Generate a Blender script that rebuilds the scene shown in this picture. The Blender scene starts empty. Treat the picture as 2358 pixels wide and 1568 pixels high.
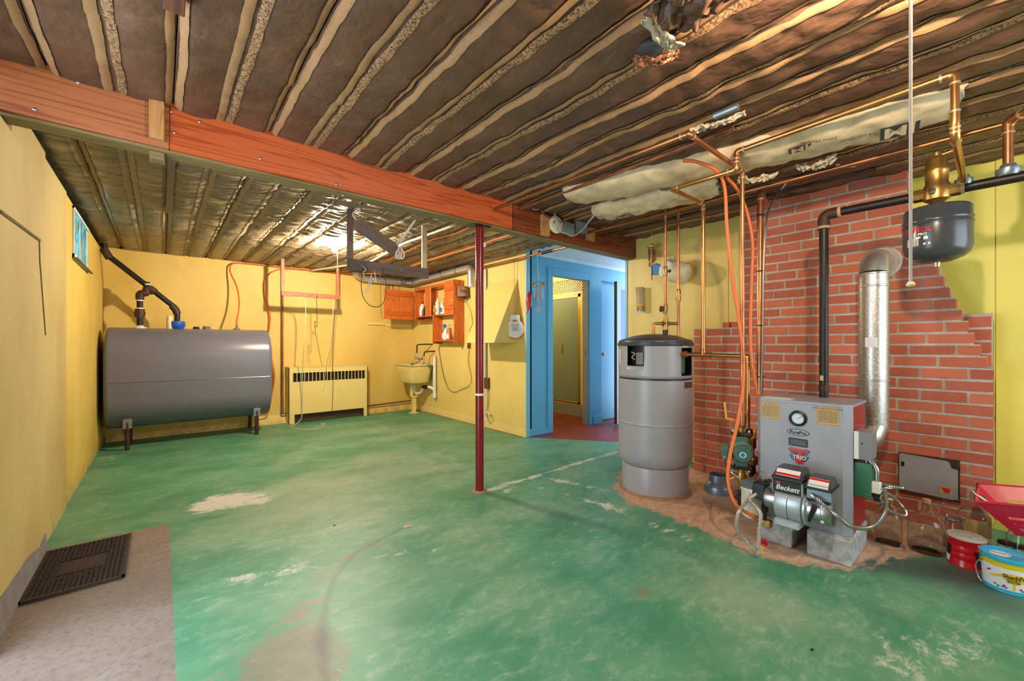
import bpy, bmesh, math, random
from mathutils import Vector, Matrix, noise
random.seed(7)
sc = bpy.context.scene
COL = sc.collection
PI = math.pi
V = Vector

# ------------------------------------------------------------------ camera
FPX, CXP, HOR, HC, YAW = 956.0, 1179.0, 792.0, 1.15, math.radians(40.2)
cam_d = bpy.data.cameras.new('camera'); cam = bpy.data.objects.new('camera', cam_d); COL.objects.link(cam)
cam.location = (0, 0, HC); cam.rotation_euler = (PI / 2, 0, -YAW)
cam_d.sensor_width = 36; cam_d.lens = FPX / 2358 * 36; cam_d.shift_y = (HOR - 784) / 2358
cam_d.clip_start = 0.02
sc.camera = cam
# ------------------------------------------------------------------ world and light
w = bpy.data.worlds.new('world'); sc.world = w; w.use_nodes = True
bg = w.node_tree.nodes['Background']
bg.inputs['Color'].default_value = (0.72, 0.87, 1.0, 1); bg.inputs['Strength'].default_value = 4.2
sc.view_settings.view_transform = 'Standard'; sc.view_settings.look = 'None'
sc.view_settings.gamma = 1; sc.view_settings.use_curve_mapping = False
sc.view_settings.exposure = 0.78
BULB_BACK, BULB_FRONT, BULB_BATH = 2700.0, 1150.0, 500.0    # emission of the bulbs' glass
def portal(name, loc, rot, sx, sy):                       # guides the sampling of the sky through an opening
    l = bpy.data.lights.new(name, 'AREA'); l.shape = 'RECTANGLE'; l.size = sx; l.size_y = sy
    o = bpy.data.objects.new(name, l); COL.objects.link(o); o.location = loc; o.rotation_euler = rot
    l.cycles.is_portal = True
portal('door_daylight', (-0.62, 1.72, 1.08), (0, -PI / 2, 0), 2.0, 1.25)
portal('rear_daylight', (2.8, -1.87, 1.4), (PI / 2, 0, 0), 1.9, 1.5)
portal('hall_daylight', (5.9, 3.25, 1.2), (0, PI / 2, 0), 2.2, 0.95)

# ------------------------------------------------------------------ helpers
def G(px, py, X=None, Y=None, Z=None, D=None):           # a point of the photograph carried onto a real plane of the room
    u = (px - CXP) / FPX; v = (HOR - py) / FPX; c, s = math.cos(YAW), math.sin(YAW)
    dx = u * c + s; dy = -u * s + c
    t = X / dx if X is not None else Y / dy if Y is not None else (Z - HC) / v if Z is not None else D
    return V((t * dx, t * dy, HC + t * v))

def setp(o, label=None, cat=None, group=None, kind=None):
    if label: o['label'] = label
    if cat: o['category'] = cat
    if group: o['group'] = group
    if kind: o['kind'] = kind
    return o

def thing(name, label, cat, loc=(0, 0, 0), group=None, rot=(0, 0, 0), kind=None):
    o = bpy.data.objects.new(name, None); COL.objects.link(o)
    o.empty_display_size = 0.05
    o.location = loc; o.rotation_euler = rot
    return setp(o, label, cat, group, kind)

def wmat(o):
    m = Matrix.LocRotScale(o.location, o.rotation_euler, o.scale)
    return wmat(o.parent) @ m if o.parent else m

class MB:
    def __init__(s): s.bm = bmesh.new()
    def _new(s, verts, faces):
        vs = [s.bm.verts.new(p) for p in verts]
        for f in faces:
            try: s.bm.faces.new([vs[i] for i in f])
            except ValueError: pass
        return vs
    def box(s, lo, hi, bev=0.0, seg=1):
        lo = V(lo); hi = V(hi)
        for i in range(3):
            if lo[i] > hi[i]: lo[i], hi[i] = hi[i], lo[i]
        p = [V((x, y, z)) for x in (lo.x, hi.x) for y in (lo.y, hi.y) for z in (lo.z, hi.z)]
        vs = s._new(p, [(0, 1, 3, 2), (4, 6, 7, 5), (0, 4, 5, 1), (2, 3, 7, 6), (0, 2, 6, 4), (1, 5, 7, 3)])
        if bev:
            ed = list({e for v in vs for e in v.link_edges})
            bmesh.ops.bevel(s.bm, geom=ed, offset=bev, segments=seg, affect='EDGES', profile=0.5)
        return s
    def obox(s, c, dx, dy, dz, bev=0.0, seg=1):          # box about c with half-axis vectors
        c = V(c); dx = V(dx); dy = V(dy); dz = V(dz)
        p = [c + i * dx + j * dy + k * dz for i in (-1, 1) for j in (-1, 1) for k in (-1, 1)]
        vs = s._new(p, [(0, 1, 3, 2), (4, 6, 7, 5), (0, 4, 5, 1), (2, 3, 7, 6), (0, 2, 6, 4), (1, 5, 7, 3)])
        if bev:
            ed = list({e for v in vs for e in v.link_edges})
            bmesh.ops.bevel(s.bm, geom=ed, offset=bev, segments=seg, affect='EDGES', profile=0.5)
        return s
    def tube(s, pts, r, seg=12, cap=True, closed=False):
        pts = [V(p) for p in pts]; n = len(pts)
        rr = r if isinstance(r, (list, tuple)) else [r] * n
        tang = []
        for i in range(n):
            a = pts[i - 1] if (i > 0 or closed) else pts[i]; b = pts[(i + 1) % n] if (i < n - 1 or closed) else pts[i]
            t = (b - a)
            tang.append(t.normalized() if t.length > 1e-9 else V((0, 0, 1)))
        ref = V((0, 0, 1)) if abs(tang[0].z) < 0.9 else V((1, 0, 0))
        nx = tang[0].cross(ref).normalized(); rings = []
        for i in range(n):
            nx = (nx - tang[i] * nx.dot(tang[i]))
            nx = nx.normalized() if nx.length > 1e-6 else tang[i].orthogonal().normalized()
            ny = tang[i].cross(nx)
            rings.append([s.bm.verts.new(pts[i] + (nx * math.cos(2 * PI * k / seg) + ny * math.sin(2 * PI * k / seg)) * rr[i]) for k in range(seg)])
        for i in range(n if closed else n - 1):
            A = rings[i]; B = rings[(i + 1) % n]
            for k in range(seg): s.bm.faces.new((A[k], A[(k + 1) % seg], B[(k + 1) % seg], B[k]))
        if cap and not closed:
            s.bm.faces.new(rings[0][::-1]); s.bm.faces.new(rings[-1])
        return s
    def cyl(s, a, b, r, r2=None, seg=24): return s.tube([a, b], [r, r if r2 is None else r2], seg)
    def lathe(s, c, prof, seg=32, axis=(0, 0, 1), cap=True):
        c = V(c); ax = V(axis).normalized(); nx = ax.orthogonal().normalized() if abs(ax.z) < 0.999 else V((1, 0, 0)); ny = ax.cross(nx)
        rings = []
        for r, z in prof:
            if r < 1e-5: rings.append([s.bm.verts.new(c + ax * z)])
            else: rings.append([s.bm.verts.new(c + ax * z + (nx * math.cos(2 * PI * k / seg) + ny * math.sin(2 * PI * k / seg)) * r) for k in range(seg)])
        for A, B in zip(rings, rings[1:]):
            for k in range(seg):
                k2 = (k + 1) % seg
                if len(A) == 1 and len(B) == 1: continue
                if len(A) == 1: s.bm.faces.new((A[0], B[k2], B[k]))
                elif len(B) == 1: s.bm.faces.new((A[k], A[k2], B[0]))
                else: s.bm.faces.new((A[k], A[k2], B[k2], B[k]))
        if cap:
            if len(rings[0]) > 1: s.bm.faces.new(rings[0][::-1])
            if len(rings[-1]) > 1: s.bm.faces.new(rings[-1])
        return s
    def ball(s, c, r, sx=1, sy=1, sz=1, seg=20, ring=12):
        c = V(c); prof = [(math.sin(PI * i / ring), -math.cos(PI * i / ring)) for i in range(ring + 1)]
        n0 = len(s.bm.verts); s.bm.verts.ensure_lookup_table()
        before = set(s.bm.verts)
        s.lathe((0, 0, 0), prof, seg, cap=False)
        for v in s.bm.verts:
            if v not in before: v.co = c + V((v.co.x * r * sx, v.co.y * r * sy, v.co.z * r * sz))
        return s
    def prism(s, poly, ext):
        poly = [V(p) for p in poly]; ext = V(ext); n = len(poly)
        s._new(poly + [p + ext for p in poly], [tuple(range(n))[::-1], tuple(range(n, 2 * n))] + [(i, (i + 1) % n, n + (i + 1) % n, n + i) for i in range(n)])
        return s
    def grid(s, fn, nu, nv, closed_u=False):
        R = [[s.bm.verts.new(fn(i / nu, j / nv)) for j in range(nv + 1)] for i in range(nu if closed_u else nu + 1)]
        m = len(R)
        for i in range(nu):
            for j in range(nv): s.bm.faces.new((R[i][j], R[(i + 1) % m][j], R[(i + 1) % m][j + 1], R[i][j + 1]))
        return s
    def ob(s, name, mat, parent=None, smooth=True, ang=40, local=False, **kw):
        bmesh.ops.recalc_face_normals(s.bm, faces=s.bm.faces)
        me = bpy.data.meshes.new(name); s.bm.to_mesh(me); s.bm.free()
        return mkobj(name, me, mat, parent, smooth, ang, local, **kw)

def mkobj(name, me, mat, parent=None, smooth=True, ang=40, local=False, label=None, cat=None, group=None, kind=None, origin=None):
    for m in (mat if isinstance(mat, (list, tuple)) else [mat]): me.materials.append(MATS[m] if isinstance(m, str) else m)
    if smooth and len(me.polygons):
        me.polygons.foreach_set('use_smooth', [True] * len(me.polygons)); me.set_sharp_from_angle(angle=math.radians(ang))
    o = bpy.data.objects.new(name, me); COL.objects.link(o)
    if parent is not None:
        o.parent = parent
        if not local: me.transform(wmat(parent).inverted())
    elif not local:
        if origin is None:
            xs = [v.co for v in me.vertices]
            lo = V([min(c[i] for c in xs) for i in range(3)]); hi = V([max(c[i] for c in xs) for i in range(3)])
            origin = V(((lo.x + hi.x) / 2, (lo.y + hi.y) / 2, lo.z))
        me.transform(Matrix.Translation(-V(origin))); o.location = origin
    return setp(o, label, cat, group, kind)

def one(name, mb, mat, label, cat, group=None, **kw):
    return mb.ob(name, mat, None, label=label, cat=cat, group=group, **kw)

def struct(name, mb, mat, parent=None, **kw):
    o = mb.ob(name, mat, parent, **kw)
    if parent is None: o['kind'] = 'structure'
    return o

def rpath(pts, rad, n=5):                                  # polyline with rounded corners
    pts = [V(p) for p in pts]; out = [pts[0]]
    for i in range(1, len(pts) - 1):
        a, b, c = pts[i - 1], pts[i], pts[i + 1]
        d1 = (a - b); d2 = (c - b); r = min(rad, d1.length * 0.49, d2.length * 0.49)
        p = b + d1.normalized() * r; q = b + d2.normalized() * r
        for k in range(n + 1):
            t = k / n; out.append(p * (1 - t) ** 2 + b * 2 * t * (1 - t) + q * t * t)
    out.append(pts[-1]); return out

def spline(pts, n=8):                                      # Catmull-Rom through the points
    pts = [V(p) for p in pts]; P = [pts[0] * 2 - pts[1]] + pts + [pts[-1] * 2 - pts[-2]]; out = []
    for i in range(1, len(P) - 2):
        for k in range(n):
            t = k / n; a, b, c, d = P[i - 1], P[i], P[i + 1], P[i + 2]
            out.append(0.5 * ((2 * b) + (c - a) * t + (2 * a - 5 * b + 4 * c - d) * t * t + (3 * b - a - 3 * c + d) * t ** 3))
    out.append(pts[-1]); return out

def text(name, s, size, mat, parent, o, right, up, off=0.0006, align='CENTER', bend=None, sx=1.0, shear=0.0, bold=0.0, label=None):
    c = bpy.data.curves.new('t', 'FONT'); c.body = s; c.size = size; c.align_x = align; c.align_y = 'CENTER'; c.shear = shear; c.offset = bold
    c.resolution_u = 3
    t = bpy.data.objects.new('t', c); COL.objects.link(t)
    me = bpy.data.meshes.new_from_object(t.evaluated_get(bpy.context.evaluated_depsgraph_get()))
    bpy.data.objects.remove(t); bpy.data.curves.remove(c)
    o = V(o); right = V(right).normalized(); up = V(up).normalized(); n = right.cross(up)
    for v in me.vertices:
        v.co = bend(v.co.x * sx, v.co.y) if bend else o + right * v.co.x * sx + up * v.co.y + n * off
    me.name = name
    return mkobj(name, me, mat, parent, smooth=False, label=label)

def hang(a, b, sag, n=10):
    a = V(a); b = V(b); return [a.lerp(b, i / n) - V((0, 0, sag * 4 * (i / n) * (1 - i / n))) for i in range(n + 1)]

# ------------------------------------------------------------------ materials
MATS = {}
def lin(h):
    h = h.lstrip('#'); c = [int(h[i:i + 2], 16) / 255 for i in (0, 2, 4)]
    return tuple(x / 12.92 if x <= 0.04045 else ((x + 0.055) / 1.055) ** 2.4 for x in c) + (1,)
class NT:
    def __init__(s, name):
        s.m = bpy.data.materials.new(name); s.m.use_nodes = True; s.t = s.m.node_tree; s.b = s.t.nodes['Principled BSDF']; MATS[name] = s.m
        s.geo = None
    def n(s, t, **k):
        q = s.t.nodes.new(t)
        for a, b in k.items():
            if a.startswith('i_'): q.inputs[int(a[2:]) if a[2:].isdigit() else a[2:]].default_value = b
            else: setattr(q, a, b)
        return q
    def l(s, a, b): s.t.links.new(a, b)
    def pos(s, scale=(1, 1, 1), rot=0):
        if s.geo is None: s.geo = s.n('ShaderNodeNewGeometry')
        mp = s.n('ShaderNodeMapping'); mp.inputs['Scale'].default_value = scale; mp.inputs['Rotation'].default_value = (0, 0, rot); s.l(s.geo.outputs['Position'], mp.inputs['Vector']); return mp.outputs[0]
    def noise(s, vec, scale, detail=4, rough=0.55, dist=0.0):
        q = s.n('ShaderNodeTexNoise'); q.inputs['Scale'].default_value = scale; q.inputs['Detail'].default_value = detail
        q.inputs['Roughness'].default_value = rough; q.inputs['Distortion'].default_value = dist
        if vec is not None: s.l(vec, q.inputs['Vector'])
        return q.outputs['Fac']
    def ramp(s, f, *st):
        q = s.n('ShaderNodeValToRGB'); e = q.color_ramp.elements
        while len(e) < len(st): e.new(0.5)
        for el, (p, c) in zip(e, st): el.position = p; el.color = c if len(c) == 4 else tuple(c) + (1,)
        s.l(f, q.inputs[0]); return q.outputs[0]
    def mix(s, f, a, b):
        q = s.n('ShaderNodeMix', data_type='RGBA')
        for sock, x in ((q.inputs[0], f), (q.inputs[6], a), (q.inputs[7], b)):
            if hasattr(x, 'is_linked'): s.l(x, sock)
            else: sock.default_value = x
        return q.outputs[2]
    def math(s, op, a, b=0.0, clamp=False):
        q = s.n('ShaderNodeMath', operation=op, use_clamp=clamp)
        for sock, x in ((q.inputs[0], a), (q.inputs[1], b)):
            if hasattr(x, 'is_linked'): s.l(x, sock)
            else: sock.default_value = x
        return q.outputs[0]
    def step(s, f, lo, hi):
        q = s.n('ShaderNodeMapRange', clamp=True); q.inputs[1].default_value = lo; q.inputs[2].default_value = hi
        s.l(f, q.inputs[0]); return q.outputs[0]
    def attr(s, name):
        q = s.n('ShaderNodeAttribute', attribute_name=name); return q.outputs['Fac']
    def bump(s, f, strength=0.3, dist=0.01):
        q = s.n('ShaderNodeBump'); q.inputs['Strength'].default_value = strength; q.inputs['Distance'].default_value = dist
        s.l(f, q.inputs['Height']); s.l(q.outputs[0], s.b.inputs['Normal'])
    def base(s, c): 
        if hasattr(c, 'is_linked'): s.l(c, s.b.inputs['Base Color'])
        else: s.b.inputs['Base Color'].default_value = c
    def set(s, **k):
        for a, v in k.items(): s.b.inputs[a.replace('_', ' ')].default_value = v

def mat(name, col, rough=0.5, metal=0.0, var=0.0, vscale=6, bump=0.0, bscale=60, col2=None, spec=None):
    t = NT(name); c = lin(col)
    t.set(Roughness=rough, Metallic=metal)
    if spec is not None: t.b.inputs['Specular IOR Level'].default_value = spec
    if var or col2:
        f = t.noise(t.pos(), vscale, 5, 0.6)
        c2 = lin(col2) if col2 else tuple(x * (1 - var) for x in c[:3]) + (1,)
        t.base(t.ramp(f, (0.35, c2), (0.65, c)))
    else: t.base(c)
    if bump: t.bump(t.noise(t.pos(), bscale, 3), bump, 0.004)
    return t
def emit(name, col, strength):
    t = NT(name); t.base((0.9, 0.9, 0.9, 1)); t.b.inputs['Emission Color'].default_value = lin(col); t.b.inputs['Emission Strength'].default_value = strength
def wood(name, c1, c2, axis='X', scale=1.0, rough=0.5):
    t = NT(name); sc_ = {'X': (0.5, 9, 9), 'Y': (9, 0.5, 9), 'Z': (9, 9, 0.5)}[axis]; sc_ = tuple(v * scale for v in sc_)
    f = t.noise(t.pos(sc_), 1.0, 2, 0.5, 0.6)
    q = t.math('FRACT', t.math('MULTIPLY', f, 11.0)); q = t.math('ABSOLUTE', t.math('SUBTRACT', q, 0.5))
    g = t.noise(t.pos(tuple(v * 9 for v in sc_)), 1.0, 3, 0.6)
    col = t.mix(t.step(q, 0.0, 0.22), lin(c2), lin(c1)); col = t.mix(t.math('MULTIPLY', t.step(g, 0.45, 0.7), 0.35), col, lin(c2))
    t.base(col); t.set(Roughness=rough); t.bump(g, 0.12, 0.003)

# painted concrete / plaster walls
def paint_wall(name, c1, c2, stain, rough=0.62, bump=0.35):
    t = NT(name)
    f = t.noise(t.pos((1, 1, 0.55)), 1.6, 5, 0.6); g = t.noise(t.pos((2, 2, 0.5)), 5, 6, 0.7)
    c = t.mix(t.step(f, 0.4, 0.66), lin(c1), lin(c2)); c = t.mix(t.math('MULTIPLY', t.step(g, 0.60, 0.80), 0.5), c, lin(stain))
    z = t.n('ShaderNodeSeparateXYZ'); t.l(t.pos(), z.inputs[0])
    low = t.math('MULTIPLY', t.step(t.math('ADD', z.outputs[2], t.math('MULTIPLY', g, 0.25)), 0.28, 0.12), t.step(t.noise(t.pos(), 9, 5, 0.7), 0.42, 0.62))
    c = t.mix(t.math('MULTIPLY', low, 0.75), c, lin('#8a7a5a'))
    t.base(c); t.set(Roughness=rough)
    t.bump(t.noise(t.pos(), 45, 4, 0.65), bump, 0.006)
    return t
paint_wall('yellow_concrete', '#c0ac6e', '#ad9656', '#7d7049', 0.7, 0.6)
paint_wall('yellow_far_lift', '#d0b65c', '#c0a348', '#968242', 0.65, 0.5)
paint_wall('yellow_block', '#dfc268', '#d3b254', '#b4964c', 0.55, 0.25)
mat('yellow_panel', '#e2c974', 0.42, var=0.10, vscale=2.5)
mat('yellow_lemon_lit', '#e8d860', 0.45, var=0.12, vscale=2.0)  # same wall paint, with the lemon cast of coloured light put into it
mat('yellow_trim', '#e6d082', 0.4, var=0.06, vscale=5)
mat('seam_dark', '#6d5c30', 0.8)
mat('blue_wall', '#62aed0', 0.42, var=0.06, vscale=3)
mat('blue_light', '#7cc0dc', 0.4)
mat('white_paint', '#d9dcdc', 0.5, var=0.04)
mat('grey_footing', '#857f7c', 0.85, var=0.25, vscale=12, bump=0.3)
mat('dark_gap', '#1a130e', 0.9, var=0.5, vscale=18)
mat('subfloor', '#3c2a1c', 0.8, var=0.3)
mat('red_floor', '#8a2a16', 0.22, var=0.25, vscale=3)
wood('fir_beam', '#c05a2c', '#9a3e18', 'X', 1.0, 0.38)
wood('fir_beam_pale', '#b06a42', '#8f4a28', 'X', 1.0, 0.5)
wood('fir_beam_dark', '#86401f', '#5a2408', 'X', 1.0, 0.42)
wood('pale_wood', '#c08a52', '#a36d38', 'Z', 1.3, 0.6)
wood('olive_wood', '#84714a', '#6b5a38', 'X', 1.0, 0.6)
wood('pine_cabinet', '#cf6f2a', '#a84a12', 'Z', 1.3, 0.35)
wood('pine_cabinet_h', '#c86424', '#9c420f', 'Y', 1.3, 0.35)
wood('red_wood', '#a85a3e', '#84402a', 'X', 1.5, 0.55)
wood('red_wood_v', '#b0684a', '#8a4630', 'Z', 1.5, 0.55)
wood('brown_wood', '#6e5a50', '#574640', 'X', 1.5, 0.6)
wood('brown_wood_v', '#7a675c', '#5e4d44', 'Z', 1.5, 0.6)
wood('cream_wood', '#cdbd98', '#b7a47c', 'Z', 1.5, 0.6)
wood('joist_wood', '#6a3c20', '#4a2812', 'Y', 1.0, 0.7)
mat('braid', '#bdbab2', 0.4, 0.3, col2='#8c8a86', vscale=120)
mat('door_grey', '#96969a', 0.45, 0.0, var=0.1, vscale=12)
mat('tank_grey', '#696b77', 0.30, var=0.05, vscale=3)
mat('heater_grey', '#96959a', 0.33, var=0.04, vscale=3)
mat('boiler_grey', '#8e929c', 0.38)
mat('grey_box', '#77777b', 0.4)
mat('exp_tank', '#3a3d42', 0.25)
mat('black_plastic', '#191a1c', 0.4)
mat('dark_lid', '#3c3d40', 0.38)
mat('boiler_red', '#9a1420', 0.3)
mat('post_red', '#7d0f16', 0.22, var=0.25, vscale=8)
mat('iron', '#2e2825', 0.42, 0.5, var=0.35, vscale=14)
mat('rust_iron', '#4a3226', 0.6, 0.3, var=0.4, vscale=20)
mat('copper', '#c9875a', 0.32, 0.85, col2='#96603c', vscale=5)
mat('copper_bright', '#d6a063', 0.26, 0.9, col2='#b47a42', vscale=4)
mat('copper_old', '#a5694a', 0.5, 0.5, col2='#7c4a30', vscale=9)
mat('brass', '#c09a55', 0.34, 0.85, col2='#96723c', vscale=9)
mat('solder', '#b9a58a', 0.45, 0.6)
t = NT('galvanized'); vo = t.n('ShaderNodeTexVoronoi'); vo.inputs['Scale'].default_value = 170; t.l(t.pos(), vo.inputs['Vector'])
sp = t.n('ShaderNodeSeparateColor'); t.l(vo.outputs['Color'], sp.inputs[0])
t.base(t.ramp(sp.outputs[0], (0.0, lin('#b2b2b0')), (1.0, lin('#d6d6d4')))); t.set(Metallic=1.0); t.l(t.ramp(sp.outputs[1], (0, (0.30,) * 3), (1, (0.50,) * 3)), t.b.inputs['Roughness'])
mat('duct_metal', '#d0cec8', 0.3, 0.75, var=0.15, vscale=20, bump=0.2, bscale=25)
mat('steel', '#a9abad', 0.3, 0.95)
mat('burner_grey', '#a9b4b8', 0.32, 0.35)
mat('zinc', '#8b97a0', 0.35, 0.7, var=0.2, vscale=25)
mat('chrome', '#d0d0d0', 0.1, 1.0)
mat('orange_hose', '#d9692a', 0.4)
mat('white_plastic', '#dcd8ce', 0.35)
mat('cream_plastic', '#d8cba8', 0.4)
mat('pvc', '#dedad2', 0.3)
mat('cord_white', '#cdbfa4', 0.8)
mat('cord_dark', '#4a3a2c', 0.7)
mat('cable_grey', '#a7a29a', 0.45)
mat('mortar', '#bdb2a4', 0.9, var=0.25, vscale=14, bump=0.4)
mat('concrete_block', '#8a8c8c', 0.9, var=0.4, vscale=22, bump=0.6, bscale=90, col2='#6f6a64')
mat('cinder_white', '#bcc1c6', 0.85, col2='#8a867f', vscale=16, bump=0.5)
mat('green_pump', '#46685c', 0.4, var=0.1)
mat('green_box', '#2f6b52', 0.35)
mat('blue_cap', '#1d54b4', 0.3)
mat('blue_plastic', '#1f76c8', 0.4)
mat('label_tan', '#b79a62', 0.5)
mat('label_white', '#d8d8d6', 0.5)
mat('label_ink', '#2b2622', 0.6)
mat('black_print', '#111111', 0.5)
mat('red_print', '#c3121c', 0.4)
mat('white_print', '#e2e4e4', 0.4)
mat('dial_face', '#b9d0de', 0.3)
mat('can_red', '#b80e1c', 0.22)
mat('can_lid', '#b0a89c', 0.4)
mat('can_dark', '#1c1410', 0.4)
mat('pail_white', '#dde2e4', 0.25)
mat('pail_yellow', '#d9c01c', 0.3)
mat('pail_blue', '#2ea6cf', 0.3)
mat('basket_red', '#c3203c', 0.3)
mat('bird_red', '#a81a1a', 0.35)
mat('cork', '#b98f68', 0.8, var=0.2, vscale=60)
mat('gold', '#b89a3a', 0.3, 0.9)
mat('rubber_mat', '#3a2d26', 0.75, var=0.45, vscale=40)
mat('yellow_handle', '#d9a41c', 0.4)
mat('shade_fabric', '#a3805e', 0.8, col2='#4a3628', vscale=28)
mat('foil', '#b8b6b4', 0.4, 0.8, var=0.4, vscale=40)
mat('fiberglass', '#c9b79a', 0.95, var=0.3, vscale=25, bump=0.8, bscale=120)
mat('shower_tile_shaded', '#3f463a', 0.4)  # tile colour darkened so the lattice gaps show the shade inside
mat('grey_curb', '#8d9088', 0.5)
mat('brown_door', '#5a3a2c', 0.4)
mat('string_white', '#cfc9c0', 0.8)
mat('green_clip', '#1f6b46', 0.5)
mat('wrap_paper', '#dcc6a0', 0.6, col2='#c6ae88', vscale=7, bump=0.35, bscale=26)
mat('hole_dark', '#15110e', 0.9)
mat('rust_ring', '#a07a5c', 0.9, var=0.35, vscale=20)
emit('bulb_glow', '#ffe9cf', BULB_BACK); emit('bulb_glow_front', '#ffe6c8', BULB_FRONT); emit('bulb_glow_bath', '#ffe8b8', BULB_BATH)
t = NT('clear_glass'); t.base(lin('#fbfefc')); t.set(Roughness=0.02, IOR=1.3); t.b.inputs['Transmission Weight'].default_value = 1.0
t = NT('clear_plastic'); t.base(lin('#f2ead8')); t.set(Roughness=0.08, IOR=1.08); t.b.inputs['Transmission Weight'].default_value = 0.85
mat('box_steel', '#9ea8b0', 0.38, 0.4, var=0.1, vscale=20)
t = NT('frosted_glass'); t.base(lin('#8fa088')); t.set(Roughness=0.4, IOR=1.3); t.b.inputs['Transmission Weight'].default_value = 0.15; t.bump(t.noise(t.pos(), 90, 2), 0.5, 0.004)
t = NT('pebbled_glass'); t.base(lin('#aeb6d8')); t.set(Roughness=0.35, IOR=1.3); t.b.inputs['Transmission Weight'].default_value = 0.25; t.bump(t.noise(t.pos(), 70, 2), 0.8, 0.005)
t = NT('window_glass'); q = t.n('ShaderNodeTexVoronoi'); q.inputs['Scale'].default_value = 34; t.l(t.pos((1, 1, 0.55)), q.inputs['Vector']); sp = t.n('ShaderNodeSeparateColor'); t.l(q.outputs['Color'], sp.inputs[0])
t.base(t.ramp(sp.outputs[0], (0.0, lin('#0d6a70')), (0.45, lin('#35bccb')), (0.75, lin('#a4ecf0')), (0.9, lin('#d9b05a')))); t.set(Roughness=0.25, IOR=1.3); t.b.inputs['Transmission Weight'].default_value = 0.9
t.bump(q.outputs['Distance'], 0.4, 0.004)

# brick: each brick takes its own tint
t = NT('brick'); oi = t.n('ShaderNodeObjectInfo'); c = t.ramp(oi.outputs['Random'], (0.0, lin('#a3523a')), (0.35, lin('#b66046')), (0.7, lin('#c2694b')), (1.0, lin('#aa5844')))
f = t.noise(t.pos(), 40, 5, 0.7); c = t.mix(t.math('MULTIPLY', t.step(f, 0.5, 0.75), 0.35), c, lin('#c07a5c')); g = t.noise(t.pos(), 150, 2); c = t.mix(t.step(g, 0.70, 0.76), c, lin('#cdb59a'))
t.base(c); t.set(Roughness=0.8); t.bump(f, 0.35, 0.004)

# insulation paper
def paper(name, c1, c2, rough, bumpy):
    t = NT(name); f = t.noise(t.pos(), 3, 5, 0.6); t.base(t.mix(t.step(f, 0.3, 0.7), lin(c1), lin(c2))); t.set(Roughness=rough)
    wr = t.math('ABSOLUTE', t.math('SUBTRACT', t.noise(t.pos((1, 0.8, 1), 0.5), 6, 3, 0.5, 0.25), 0.5))
    t.bump(t.math('ADD', t.math('MULTIPLY', t.step(wr, 0.0, 0.12), 0.5), t.math('MULTIPLY', t.noise(t.pos((1, 0.5, 1)), 38, 4, 0.6), 0.6)), bumpy, 0.008)
paper('kraft_front', '#6e4d39', '#533828', 0.48, 0.85)
paper('kraft_back', '#93816a', '#70604d', 0.34, 0.7)
def flange(name, c1, c2, hi):
    t = NT(name); f = t.noise(t.pos(), 120, 2, 0.6); t.base(t.mix(t.step(f, *hi), lin(c1), lin(c2))); t.set(Roughness=0.75)
flange('flange_plain', '#a67c52', '#8c6440', (0.5, 0.8))
flange('flange_mottled', '#a67c52', '#4e3624', (0.45, 0.6))
flange('flange_back', '#967f60', '#7a6448', (0.45, 0.75))

# floor: green paint, worn; attributes hold distances to the painted borders
t = NT('floor_paint')
n1 = t.noise(t.pos((1.0, 1.7, 1), 0.6), 1.5, 6, 0.62, 0.4); n2 = t.noise(t.pos((1, 2.2, 1), 0.6), 7, 6, 0.7, 0.5); n3 = t.noise(t.pos(), 40, 4, 0.7); n4 = t.noise(t.pos(), 2.6, 4, 0.6)
green = t.mix(t.step(n1, 0.33, 0.62), lin('#3c7f5e'), lin('#4f9370')); green = t.mix(t.math('MULTIPLY', t.step(n4, 0.45, 0.7), 0.55), green, lin('#7ba283'))
green = t.mix(t.math('MULTIPLY', t.step(n2, 0.5, 0.75), 0.35), green, lin('#a2bfac'))
n5 = t.noise(t.pos((1, 1.5, 1), 0.6), 14, 5, 0.75, 0.3)
fd = t.math('MULTIPLY', t.step(t.math('ADD', t.attr('fade'), t.math('MULTIPLY', t.math('SUBTRACT', n1, 0.5), 1.2)), 0.1, 0.95), 0.75)
green = t.mix(fd, green, t.mix(n2, lin('#8f9a7c'), lin('#b3bba2')))
green = t.mix(t.math('MULTIPLY', t.step(n5, 0.52, 0.66), t.math('MULTIPLY', t.step(n1, 0.4, 0.62), 0.42)), green, lin('#b4c6b4'))
bw = t.step(t.math('ADD', t.attr('brown'), t.math('ADD', t.math('MULTIPLY', t.math('SUBTRACT', n2, 0.5), 2.0), t.math('MULTIPLY', t.math('SUBTRACT', n5, 0.5), 1.4))), 0.3, 0.85)
green = t.mix(t.math('MULTIPLY', bw, 0.85), green, t.mix(n5, lin('#5f5a48'), lin('#8a816e')))
wv = t.math('ADD', t.math('MULTIPLY', n2, 0.75), t.math('MULTIPLY', n3, 0.35)); wv = t.math('ADD', wv, t.attr('wear'))
worn = t.step(wv, 0.70, 0.84); green = t.mix(worn, green, t.mix(n3, lin('#aeb2a2'), lin('#d4d5ca')))
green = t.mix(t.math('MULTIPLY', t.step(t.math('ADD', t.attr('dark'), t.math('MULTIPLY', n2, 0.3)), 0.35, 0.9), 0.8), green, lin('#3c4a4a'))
tanc = t.mix(t.step(n2, 0.35, 0.65), lin('#c6a68e'), lin('#a58268')); tanc = t.mix(t.step(n3, 0.5, 0.75), tanc, lin('#d6b8a0'))
edge = t.math('MULTIPLY', t.math('SUBTRACT', n2, 0.5), 0.28)
c = t.mix(t.step(t.math('ADD', t.attr('tan'), edge), -0.02, 0.03), green, tanc)
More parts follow.
